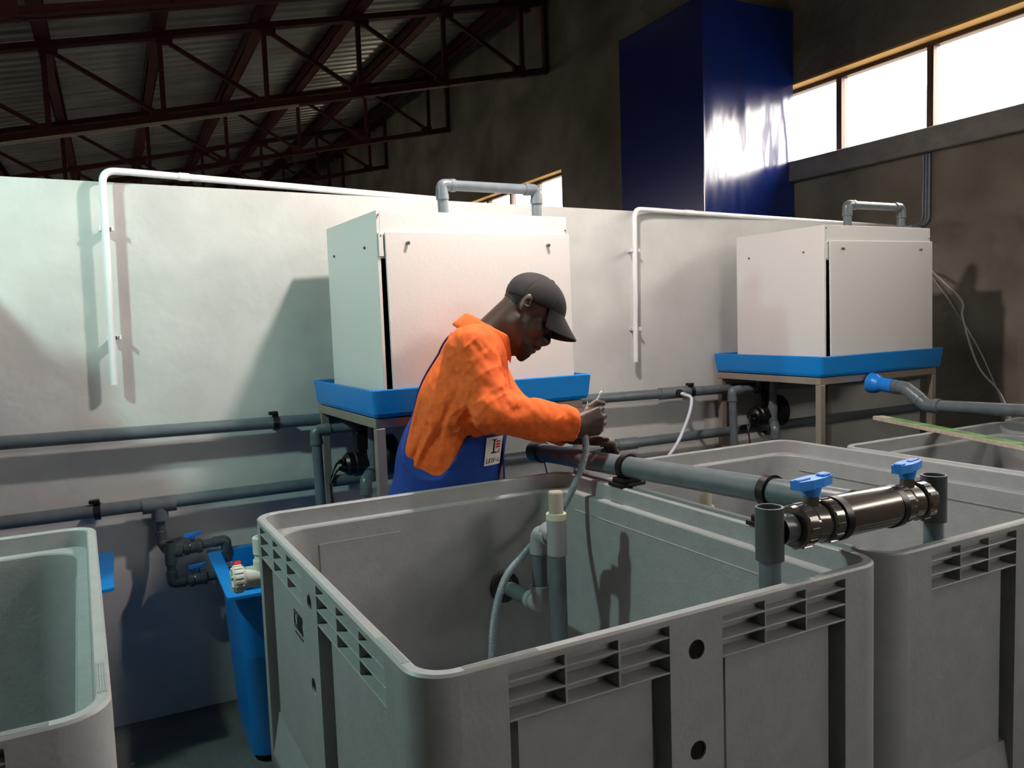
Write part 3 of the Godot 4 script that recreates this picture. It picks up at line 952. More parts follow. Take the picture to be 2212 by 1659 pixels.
func make_tank() -> Node3D:
	# 1.0 x 1.2 m box pallet, x to the right, z to the front, feet on the floor
	var H := YR
	var t := thing("box_tank", "", "tank", Vector3.ZERO, 0.0, "grey box tanks")
	var W := 1.0
	var D := 1.2
	var ins := func(d: float, y: float, r: float) -> Array: return rr(d, d, W - d, D - d, y, r, 8)
	# rim and liner
	var b := MB.new()
	b.loft([ins.call(0.0, H - 0.004, 0.065), ins.call(0.004, H, 0.062), ins.call(0.019, H, 0.048), ins.call(0.022, H - 0.003, 0.046), ins.call(0.025, H - 0.045, 0.044)])
	part("rim", b.done(), M.tank, t)
	b = MB.new()
	b.loft([ins.call(0.025, H - 0.045, 0.044), ins.call(0.045, H - 0.047, 0.095), ins.call(0.047, H - 0.051, 0.095), ins.call(0.066, 0.40, 0.09), ins.call(0.08, 0.385, 0.085)])
	b.cap(ins.call(0.08, 0.385, 0.085))
	part("liner", b.done(), M.tank, t)
	# faint mould lines on the inner walls
	b = MB.new()
	b.box(Vector3(0.164, H - 0.101, 0.049), Vector3(0.40, H - 0.099, 0.0515))
	b.box(Vector3(0.163, H - 0.32, 0.049), Vector3(0.165, H - 0.1, 0.0545))
	b.box(Vector3(0.948, H - 0.101, 0.12), Vector3(0.951, H - 0.099, 1.08))
	part("mould_lines", b.done(), M.tank, t).set_meta("kind", "stuff")
	# fine grip lines moulded in the rim beside the front corners
	b = MB.new()
	for k in 4:
		var q := 0.006 + 0.0034 * k
		for fx in [[0.075, 0.20], [0.80, 0.925]]:
			b.box(Vector3(fx[0], H - 0.0005, D - q - 0.0008), Vector3(fx[1], H + 0.0009, D - q + 0.0008))
		b.box(Vector3(q - 0.0008, H - 0.0005, D - 0.19), Vector3(q + 0.0008, H + 0.0009, D - 0.075))
		b.box(Vector3(W - q - 0.0008, H - 0.0005, D - 0.19), Vector3(W - q + 0.0008, H + 0.0009, D - 0.075))
	part("grip_lines", b.done(), M.tank, t).set_meta("kind", "stuff")
	# outside: four walls; each is described along its length
	var y_sh := H - 0.095
	var y_lo := 0.50
	var y_b := 0.39
	var dp := 0.02          # how far the panels sit back
	var dg := 0.043          # grooves
	var shell := MB.new()
	# [origin, along, inward, length, bays [[a, b], [a, b]] , dividers]
	var fb := [[0.143, 0.447], [0.563, 0.875]]
	var sb := [[0.095, 0.53], [0.65, 1.06]]
	var sides := [
		[Vector3(0, 0, D), Vector3(1, 0, 0), Vector3(0, 0, -1), W, fb],
		[Vector3(W, 0, D), Vector3(0, 0, -1), Vector3(-1, 0, 0), D, [[0.14, 0.55], [0.67, 1.105]]],
		[Vector3(W, 0, 0), Vector3(-1, 0, 0), Vector3(0, 0, 1), W, [[0.125, 0.437], [0.553, 0.857]]],
		[Vector3(0, 0, 0), Vector3(0, 0, 1), Vector3(1, 0, 0), D, sb]]
	var rc := 0.065
	var rib_no := 0
	for sd in sides:
		var o: Vector3 = sd[0]
		var u: Vector3 = sd[1]
		var n: Vector3 = sd[2]
		var L: float = sd[3]
		var bays: Array = sd[4]
		var P := func(a: float, d: float, y: float) -> Vector3: return o + u * a + n * d + Vector3(0, y, 0)
		var yt := H - 0.004
		shell.flat()
		# corner posts (flat stretch), from the rounded corner to the first bay
		for e in [[rc, bays[0][0]], [bays[1][1], L - rc]]:
			shell.quad(P.call(e[0], 0, 0.15), P.call(e[1], 0, 0.15), P.call(e[1], 0, yt), P.call(e[0], 0, yt))
		# centre post with two holes
		var m0: float = bays[0][1]
		var m1: float = bays[1][0]
		var mc := (m0 + m1) / 2.0
		var mw := m1 - m0
		var holes := [H - 0.068, H - 0.247]
		var hh := 0.05
		var cuts := [yt, holes[0] + hh, holes[0] - hh, holes[1] + hh, holes[1] - hh, 0.15]
		for k in [0, 2, 4]:
			shell.flat()
			shell.quad(P.call(m0, 0, cuts[k + 1]), P.call(m1, 0, cuts[k + 1]), P.call(m1, 0, cuts[k]), P.call(m0, 0, cuts[k]))
		for hy in holes:
			face_hole(shell, P.call(mc, 0, hy), u, Vector3.UP, mw, hh * 2, 0.0175, n)
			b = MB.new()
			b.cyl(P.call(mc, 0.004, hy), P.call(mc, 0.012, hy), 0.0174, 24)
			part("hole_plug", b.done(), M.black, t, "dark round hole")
		for bay in bays:
			var a: float = bay[0]
			var c: float = bay[1]
			shell.flat()
			# cell pocket: back and cheeks
			var ym := H - 0.048
			shell.quad(P.call(a, 0.037, y_sh - 0.02), P.call(c, 0.037, y_sh - 0.02), P.call(c, 0.037, ym), P.call(a, 0.037, ym))
			shell.quad(P.call(a, 0.037, ym), P.call(c, 0.037, ym), P.call(c, 0.0195, ym), P.call(a, 0.0195, ym))
			shell.quad(P.call(a, 0.0195, ym), P.call(c, 0.0195, ym), P.call(c, 0.0195, yt - 0.010), P.call(a, 0.0195, yt - 0.010))
			# edge band of the rim above the pocket and its underside
			shell.quad(P.call(a, 0, yt - 0.010), P.call(c, 0, yt - 0.010), P.call(c, 0, yt), P.call(a, 0, yt))
			shell.quad(P.call(a, 0, yt - 0.010), P.call(a, 0.0195, yt - 0.010), P.call(c, 0.0195, yt - 0.010), P.call(c, 0, yt - 0.010))
			shell.quad(P.call(a, 0, y_b), P.call(a, dg, y_b), P.call(a, dg, y_sh), P.call(a, 0, y_sh))
			shell.quad(P.call(a, 0, y_sh), P.call(a, 0.0195, y_sh), P.call(a, 0.0195, yt - 0.01), P.call(a, 0, yt - 0.01))
			shell.quad(P.call(c, dg, y_b), P.call(c, 0, y_b), P.call(c, 0, y_sh), P.call(c, dg, y_sh))
			shell.quad(P.call(c, 0.0195, y_sh), P.call(c, 0, y_sh), P.call(c, 0, yt - 0.01), P.call(c, 0.0195, yt - 0.01))
			for e in [a, c]:
				shell.quad(P.call(e, 0.0195, y_sh), P.call(e, 0.0375, y_sh), P.call(e, 0.0375, ym), P.call(e, 0.0195, ym))
			# panel between two grooves
			var g := 0.02
			var prof := [[a, dg], [a + g, dg], [a + g + 0.004, dp], [c - g - 0.004, dp], [c - g, dg], [c, dg]]
			for k in prof.size() - 1:
				shell.quad(P.call(prof[k][0], prof[k][1], y_lo), P.call(prof[k + 1][0], prof[k + 1][1], y_lo), P.call(prof[k + 1][0], prof[k + 1][1], y_sh), P.call(prof[k][0], prof[k][1], y_sh))
			# skirt that flares out to the base
			shell.quad(P.call(a, 0, y_b), P.call(c, 0, y_b), P.call(c, dp, y_lo), P.call(a, dp, y_lo))
			shell.quad(P.call(a, dp, y_lo), P.call(c, dp, y_lo), P.call(c, dg, y_lo), P.call(a, dg, y_lo))
			shell.quad(P.call(a, 0, 0.15), P.call(c, 0, 0.15), P.call(c, 0, y_b), P.call(a, 0, y_b))
			# ribs: three shelves and two dividers in each bay
			for k in 3:
				b = MB.new()
				var yy: float = H - [0.034, 0.0645, 0.095][k]
				var p0: Vector3 = P.call(a, 0.0, yy - 0.0018)
				var p1: Vector3 = P.call(c, 0.024 if k == 0 else 0.0375, yy + 0.0018)
				b.box(Vector3(minf(p0.x, p1.x), p0.y, minf(p0.z, p1.z)), Vector3(maxf(p0.x, p1.x), p1.y, maxf(p0.z, p1.z)), 0.0008)
				part("rib", b.done(), M.tank, t)
			for k in 2:
				b = MB.new()
				var s := lerpf(a, c, (k + 1) / 3.0)
				var p0: Vector3 = P.call(s - 0.0022, 0.001, y_sh)
				var p1: Vector3 = P.call(s + 0.0022, 0.0225, yt - 0.009)
				b.box(Vector3(minf(p0.x, p1.x), p0.y, minf(p0.z, p1.z)), Vector3(maxf(p0.x, p1.x), p1.y, maxf(p0.z, p1.z)), 0.0008)
				p0 = P.call(s - 0.0022, 0.02, y_sh)
				p1 = P.call(s + 0.0022, 0.0375, ym)
				b.box(Vector3(minf(p0.x, p1.x), p0.y, minf(p0.z, p1.z)), Vector3(maxf(p0.x, p1.x), p1.y, maxf(p0.z, p1.z)))
				part("rib", b.done(), M.tank, t)
	# rounded corners
	for c in [[W - rc, D - rc, 0.0], [rc, D - rc, PI / 2], [rc, rc, PI], [W - rc, rc, -PI / 2]]:
		shell.smooth()
		for k in 8:
			var t0: float = c[2] + PI / 2 * k / 8.0
			var t1: float = c[2] + PI / 2 * (k + 1) / 8.0
			var p := Vector3(c[0] + cos(t0) * rc, 0, c[1] + sin(t0) * rc)
			var q := Vector3(c[0] + cos(t1) * rc, 0, c[1] + sin(t1) * rc)
			var up := Vector3(0, H - 0.004, 0)
			var lo := Vector3(0, 0.15, 0)
			shell.quad(p + lo, q + lo, q + up, p + up)
	shell.flat()
	shell.cap(rr(0, 0, W, D, 0.15, rc, 8), true)
	part("shell", shell.done(), M.tank, t)
	for fx in [0.0, 0.43, 0.86]:
		for fz in [0.0, 1.02]:
			b = MB.new()
			b.box(Vector3(fx, 0, fz), Vector3(fx + 0.14, 0.152, fz + 0.18), 0.015)
			part("foot", b.done(), M.tank, t)
	return t

func make_tanks() -> void:
	var ex := Vector3(cos(TANK_YAW), 0, -sin(TANK_YAW))
	var ez := Vector3(sin(TANK_YAW), 0, cos(TANK_YAW))
	tank0 = make_tank()
	tank0.rotation.y = TANK_YAW
	tank0.set_meta("label", "large grey plastic box tank in the middle foreground, an empty tank with a standpipe inside")
	copy(tank0, "grey plastic box tank at the left edge, seen only by its right side", ex * -1.376 + ez * -0.145, TANK_YAW)
	copy(tank0, "grey plastic box tank right of the middle one, under the second blue valve handle", ex * 1.012 + ez * -0.012, TANK_YAW)
	copy(tank0, "grey plastic box tank with a wooden plank lying across it, at the right edge", ex * 2.03 + ez * 0.235, TANK_YAW)
	copy(tank0, "grey plastic box tank farthest right, only its back rim showing beyond the plank", ex * 3.045 + ez * 0.215, TANK_YAW)
	# moulded emblem on the left side of the middle tank, printed dark
	var b := MB.new()
	var E := func(s: float, y: float) -> Vector3: return Vector3(0.0194, YR - 0.158 + y * 0.9, 0.352 + s * 0.9)
	var line := func(s0: float, y0: float, s1: float, y1: float, w: float) -> void:
		var p: Vector3 = E.call(s0, y0)
		var q: Vector3 = E.call(s1, y1)
		var d := (q - p).normalized()
		var xf := Transform3D(Basis(d, Vector3(-1, 0, 0).cross(d), Vector3(-1, 0, 0)), p)
		b.box(Vector3(0, -w, -0.0006), Vector3((q - p).length(), w, 0.0006), 0.0, xf)
	line.call(0.0, 0.0, 0.088, 0.0, 0.0012)
	line.call(0.0, 0.0, 0.0, -0.044, 0.0012)
	line.call(0.0, -0.044, 0.088, -0.044, 0.0012)
	for k in 20:
		var t0 := TAU * k / 20.0
		var t1 := TAU * (k + 1) / 20.0
		line.call(0.02 + cos(t0) * 0.013, -0.021 + sin(t0) * 0.018, 0.02 + cos(t1) * 0.013, -0.021 + sin(t1) * 0.018, 0.0011)
	for k in 5:
		line.call(0.036 + 0.009 * k, -0.041, 0.044 + 0.009 * k, -0.003, 0.0020)
	line.call(0.086, -0.004, 0.078, -0.022, 0.003)
	line.call(0.078, -0.022, 0.086, -0.042, 0.003)
	line.call(0.004, -0.058, 0.088, -0.058, 0.0018)
	part("emblem", b.done(), M.mark, tank0, "dark moulded emblem with hatched lettering")

func make_tank_fittings() -> void:
	var ex := Vector3(cos(TANK_YAW), 0, -sin(TANK_YAW))
	var ez := Vector3(sin(TANK_YAW), 0, cos(TANK_YAW))
	# standpipe: drain stub from the back wall, riser, tee, strainer cap
	var t := thing("standpipe", "grey standpipe with a metal strainer cap inside the middle grey tank", "pipe", Vector3.ZERO, TANK_YAW, "standpipes in the tanks")
	t.position = Vector3(0, 0.385, 0)
	var y0 := -0.385
	pipe(t, [Vector3(0.728, 0.695 + y0, 0.03), Vector3(0.738, 0.70 + y0, 0.262), Vector3(0.742, 0.905 + y0, 0.262), Vector3(0.748, 0.915 + y0, 0.35)], 0.0225, M.pvc, M.pvc_light, "pipe", 0.85)
	var b := MB.new()
	b.cyl(Vector3(0.748, 0.002, 0.35), Vector3(0.748, 0.97 + y0, 0.35), 0.0235, 22)
	part("pipe", b.done(), M.pvc, t)
	tee(t, Vector3(0.748, 0.92 + y0, 0.35), Vector3(0, 1, 0), Vector3(0, 0, -1), 0.0225, M.pvc_light)
	b = MB.new()
	b.lathe(Vector3(0.748, 0.97 + y0, 0.35), Vector3(0, 1, 0), [[-0.004, 0.0285], [0.012, 0.0285], [0.014, 0.026], [0.014, 0.02]], 24)
	part("collar", b.done(), M.collar, t)
	b = MB.new()
	b.lathe(Vector3(0.748, 0.984 + y0, 0.35), Vector3(0, 1, 0), [[0, 0.0205], [0.056, 0.0205], [0.06, 0.019], [0.0615, 0.0]], 24)
	part("strainer", b.done(), M.strainer, t, "brass coloured mesh strainer")
	b = MB.new()
	b.lathe(Vector3(0.728, 0.695 + y0, 0.06), Vector3(0, 0, 1), [[0, 0.05], [0.008, 0.048], [0.012, 0.03], [0.03, 0.028], [0.03, 0.02]], 24)
	part("seal", b.done(), M.black, t, "black rubber seal")
	copy(t, "grey standpipe with a strainer cap inside the tank right of the middle one", ex * 0.52 + ez * 0.02 + Vector3(0, 0.335, 0), TANK_YAW)
	copy(t, "grey standpipe low inside the tank under the wooden plank", ex * 2.13 + ez * 0.235 + Vector3(0, 0.385, 0), TANK_YAW)
	# feed pipe lying between the two tanks
	t = thing("feed_pipe", "thick grey feed pipe resting in black clips on the rims between two tanks", "pipe", Vector3(0, YR, 0), TANK_YAW)
	b = MB.new()
	var pa := Vector3(1.02, 0.032, -0.20)
	var pb := Vector3(1.02, 0.09, 1.1)
	b.cyl(pa, pb, 0.0315, 26)
	part("pipe", b.done(), M.pvc, t)
	b = MB.new()
	var dz := (pb - pa).normalized()
	b.lathe(pa - dz * 0.035, dz, [[0, 0.02], [0, 0.037], [0.06, 0.037], [0.06, 0.03]], 24)
	part("end_cap", b.done(), M.pvc_dark, t)
	for v in [0.315, 0.872]:
		var p := pa.lerp(pb, (v + 0.2) / 1.3)
		clamp_ring(t, p, dz, Vector3(0, -1, 0), 0.0318, p.y - 0.012)
		b = MB.new()
		b.box(Vector3(p.x - 0.05, 0.001, v - 0.03), Vector3(p.x + 0.045, 0.012, v + 0.03), 0.002)
		b.box(Vector3(p.x - 0.04, 0.011, v - 0.024), Vector3(p.x + 0.035, 0.026, v + 0.024), 0.003)
		part("clip_base", b.done(), M.black, t)
	# manifold: two open tees, two valves, a thick middle pipe
	t = thing("valve_manifold", "dark grey pipe manifold with two blue-handled valves and two open tees over the tanks", "valve manifold", Vector3(0, YR, 0), TANK_YAW)
	var y := 0.072
	var z := 1.105
	var x1 := 0.776
	var x2 := 1.283
	for x in [x1, x2]:
		b = MB.new()
		b.ring_tube(Vector3(x, y - 0.055, z), Vector3(0, 1, 0), 0.0275, 0.0225, 0.105, 26)
		b.lathe(Vector3(x, y, z), Vector3(1 if x < 1 else -1, 0, 0), [[0.022, 0.03], [0.055, 0.029], [0.055, 0.02]], 22)
		part("tee", b.done(), M.pvc_dark, t)
		b = MB.new()
		b.cyl(Vector3(x, -0.55, z), Vector3(x, y - 0.01, z), 0.0215, 22)
		part("drop_pipe", b.done(), M.pvc, t)
	b = MB.new()
	b.cyl(Vector3(x1 + 0.03, y, z), Vector3(x2 - 0.03, y, z), 0.0255, 22)
	part("pipe", b.done(), M.pvc_dark, t)
	b = MB.new()
	b.cyl(Vector3(0.966, y + 0.002, z), Vector3(1.125, y + 0.002, z), 0.0445, 30)
	part("pipe", b.done(), M.pvc_gloss, t, "thick glossy middle pipe")
	for x in [0.948, 1.122]:
		b = MB.new()
		b.lathe(Vector3(x, y, z), Vector3(1, 0, 0), [[0, 0.03], [0, 0.0465], [0.018, 0.0465], [0.018, 0.03]], 30)
		part("seal_ring", b.done(), M.black, t)
	valve(t, Vector3(0.892, y, z), Vector3(1, 0, 0), Vector3(0, 1, 0), 0.0295, M.pvc_gloss, 0.12)
	valve(t, Vector3(1.19, y, z), Vector3(-1, 0, 0), Vector3(0, 1, 0), 0.0285, M.pvc_gloss, 0.22)
	# ribbed hose in the tank, its free end in the worker's hand
	b = MB.new()
	var hp := smooth_path([Vector3(0.955, 1.168, 0.168), Vector3(0.95, 1.10, 0.172), Vector3(0.905, 0.99, 0.16), Vector3(0.83, 0.91, 0.17), Vector3(0.72, 0.85, 0.21), Vector3(0.64, 0.80, 0.24), Vector3(0.595, 0.72, 0.26), Vector3(0.575, 0.62, 0.27), Vector3(0.57, 0.47, 0.28), Vector3(0.58, 0.398, 0.32)], 100)
	var rad := []
	for k in hp.size():
		rad.append(0.0112 if k % 4 < 2 else 0.0098)
	b.tube(hp, rad, 12)
	solo("ribbed_hose", b.done(), M.hose_grey, "translucent grey ribbed hose running from the worker's hand down into the middle tank", "hose")
	b = MB.new()
	b.tube(smooth_path([Vector3(1.0, 1.125, 0.2), Vector3(0.955, 1.11, 0.17), Vector3(0.948, 1.07, 0.165), Vector3(0.965, 1.04, 0.17)]), 0.002, 8)
	solo("loose_tie", b.done(), M.cable, "thin loose plastic tie looped round the feed pipe beside the ribbed hose", "cable tie")
	b = MB.new()
	b.tube(smooth_path([Vector3(1.05, 1.07, -0.36), Vector3(1.04, 1.03, -0.26), Vector3(1.0, 0.95, -0.14)]), 0.005, 8)
	solo("thin_tube", b.done(), M.hose_grey, "thin grey tube behind the back rim of the middle tank", "hose")
	# plank across the third tank
	t = thing("plank", "narrow pale wooden plank with a green painted top lying across the right tank", "plank", Vector3(2.69, YR, -0.225), 0.0)
	t.rotation.y = atan2(-0.285, 0.83)
	b = MB.new()
	b.box(Vector3(-0.0, 0.0, 0.0), Vector3(0.05, 0.017, 1.75), 0.001)
	part("board", b.done(), M.wood, t)
	b = MB.new()
	b.box(Vector3(0.003, 0.0172, 0.1), Vector3(0.049, 0.018, 1.75))
	part("paint", b.done(), M.green, t, "green paint on the upper face")


# ---------------------------------------------------------------- the worker
class Field:
	# smooth union of tapered capsules [a, b, ra, rb] and ellipsoids [centre, radii, frame]
	var A := PackedVector3Array()
	var D := PackedVector3Array()
	var DD := PackedFloat32Array()
	var RA := PackedFloat32Array()
	var RB := PackedFloat32Array()
	var K := PackedFloat32Array()
	var ec := PackedVector3Array()
	var er := PackedVector3Array()
	var eb: Array[Basis] = []
	var ek := PackedFloat32Array()
	func cap(a: Vector3, b: Vector3, ra: float, rb: float, k := 0.02) -> void:
		A.append(a); D.append(b - a); DD.append(maxf((b - a).length_squared(), 1e-9)); RA.append(ra); RB.append(rb - ra); K.append(k)
	func ell(c: Vector3, r: Vector3, b := Basis(), k := 0.015) -> void:
		ec.append(c); er.append(r); eb.append(b.inverse()); ek.append(k)
	func at(p: Vector3) -> float:
		var d := 10.0
		for i in A.size():
			var v := p - A[i]
			var t := clampf(v.dot(D[i]) / DD[i], 0.0, 1.0)
			var e := (v - D[i] * t).length() - RA[i] - RB[i] * t
			var k := K[i]
			var h := k - absf(d - e)
			d = minf(d, e)
			if h > 0.0: d -= h * h * 0.25 / k
		for i in ec.size():
			var q := eb[i] * (p - ec[i])
			var r := er[i]
			var k0 := (q / r).length()
			var k1 := (q / (r * r)).length()
			var e := k0 * (k0 - 1.0) / maxf(k1, 1e-6)
			var k := ek[i]
			var h := k - absf(d - e)
			d = minf(d, e)
			if h > 0.0: d -= h * h * 0.25 / k
		return d

class Nets:
	# surface nets over the cells near the surface
	var V := PackedVector3Array()
	var N := PackedVector3Array()
	var I := PackedInt32Array()
	func grad(f: Callable, p: Vector3, e: float) -> Vector3:
		var g := Vector3(f.call(p + Vector3(e, 0, 0)) - f.call(p - Vector3(e, 0, 0)), f.call(p + Vector3(0, e, 0)) - f.call(p - Vector3(0, e, 0)), f.call(p + Vector3(0, 0, e)) - f.call(p - Vector3(0, 0, e)))
		return g.normalized() if g.length_squared() > 1e-12 else Vector3.UP
	func add(f: Callable, lo: Vector3, hi: Vector3, c: float) -> void:
		var B := 4
		var n := Vector3i(((hi - lo) / c).ceil())
		n = Vector3i((n.x + B - 1) / B * B, (n.y + B - 1) / B * B, (n.z + B - 1) / B * B)
		var sx := n.x + 1
		var sy := n.y + 1
		var g := PackedFloat32Array()
		g.resize(sx * sy * (n.z + 1))
		g.fill(1e9)
		var cell_of := {}
		var order := []
		var reach := c * B * 0.87 * 1.6
		for bz in range(0, n.z, B):
			for by in range(0, n.y, B):
				for bx in range(0, n.x, B):
					if absf(f.call(lo + (Vector3(bx, by, bz) + Vector3.ONE * B * 0.5) * c)) > reach:
						continue
					for z in range(bz, bz + B + 1):
						for y in range(by, by + B + 1):
							for x in range(bx, bx + B + 1):
								var ix := x + sx * (y + sy * z)
								if g[ix] > 1e8:
									g[ix] = f.call(lo + Vector3(x, y, z) * c)
					for z in range(bz, bz + B):
						for y in range(by, by + B):
							for x in range(bx, bx + B):
								var i0 := x + sx * (y + sy * z)
								var m := 0
								var s := Vector3.ZERO
								var cnt := 0
								var v := [g[i0], g[i0 + 1], g[i0 + sx], g[i0 + sx + 1], g[i0 + sx * sy], g[i0 + sx * sy + 1], g[i0 + sx * sy + sx], g[i0 + sx * sy + sx + 1]]
								for k in 8:
									if v[k] < 0.0: m |= 1 << k
								if m == 0 or m == 255: continue
								for e in [[0, 1], [2, 3], [4, 5], [6, 7], [0, 2], [1, 3], [4, 6], [5, 7], [0, 4], [1, 5], [2, 6], [3, 7]]:
									var a: float = v[e[0]]
									var b: float = v[e[1]]
									if (a < 0.0) != (b < 0.0):
										var t := a / (a - b)
										var pa := Vector3(e[0] & 1, (e[0] >> 1) & 1, e[0] >> 2)
										var pb := Vector3(e[1] & 1, (e[1] >> 1) & 1, e[1] >> 2)
										s += pa.lerp(pb, t)
										cnt += 1
								var p := lo + (Vector3(x, y, z) + s / cnt) * c
								cell_of[i0] = V.size()
								order.append(i0)
								V.append(p)
								N.append(grad(f, p, c * 0.5))
		var st := [1, sx, sx * sy]
		for i0 in order:
			for ax in 3:
				var a: float = g[i0]
				var b: float = g[i0 + st[ax]]
				if (a < 0.0) == (b < 0.0): continue
				var u: int = st[(ax + 1) % 3]
				var w: int = st[(ax + 2) % 3]
				if not (cell_of.has(i0 - u) and cell_of.has(i0 - w) and cell_of.has(i0 - u - w)): continue
				var q0: int = cell_of[i0]
				var q1: int = cell_of[i0 - u]
				var q2: int = cell_of[i0 - u - w]
				var q3: int = cell_of[i0 - w]
				if a < 0.0:
					I.append_array([q0, q2, q1, q0, q3, q2])
				else:
					I.append_array([q0, q1, q2, q0, q2, q3])
	func mesh() -> ArrayMesh:
		var arr := []
		arr.resize(Mesh.ARRAY_MAX)
		arr[Mesh.ARRAY_VERTEX] = V
		arr[Mesh.ARRAY_NORMAL] = N
		arr[Mesh.ARRAY_INDEX] = I
		var m := ArrayMesh.new()
		m.add_surface_from_arrays(Mesh.PRIMITIVE_TRIANGLES, arr)
		return m

func label_texture() -> ImageTexture:
	var w := 240
	var h := 420
	var im := Image.create(w, h, false, Image.FORMAT_RGB8)
	im.fill(Color(0.86, 0.84, 0.82))
	var ink := Color(0.10, 0.06, 0.06)
	var bar := func(x: int, y: int, ww: int, hh: int, c: Color) -> void: im.fill_rect(Rect2i(x, y, ww, hh), c)
	# a tall serif L with three red bars at its right
	bar.call(86, 36, 76, 12, ink); bar.call(106, 46, 36, 10, ink); bar.call(112, 40, 24, 200, ink)
	bar.call(86, 232, 128, 14, ink); bar.call(98, 224, 60, 10, ink)
	for k in 46:
		bar.call(190 + k / 3, 236 - k * 1, 12, 2, ink)
	for k in 3:
		bar.call(150, 64 + 40 * k, 62, 26, Color(0.80, 0.05, 0.12))
	# LEIS - underneath, slanted strokes
	var letters := {"L": ["1....", "1....", "1....", "1....", "1....", "1....", "11111"], "E": ["11111", "1....", "1....", "1111.", "1....", "1....", "11111"], "I": [".1...", ".1...", ".1...", ".1...", ".1...", ".1...", ".1..."], "S": [".1111", "1....", "1....", ".111.", "....1", "....1", "1111."], "-": [".....", ".....", ".....", "1111.", ".....", ".....", "....."]}
	var cx := 22
	for ch in "LEIS-L":
		for r in 7:
			for c in 5:
				if letters[ch][r][c] == "1":
					bar.call(cx + c * 6 + (6 - r) * 2, 318 + r * 9, 11, 11, ink)
		cx += 22 if ch == "I" else 37
	return ImageTexture.create_from_image(im)

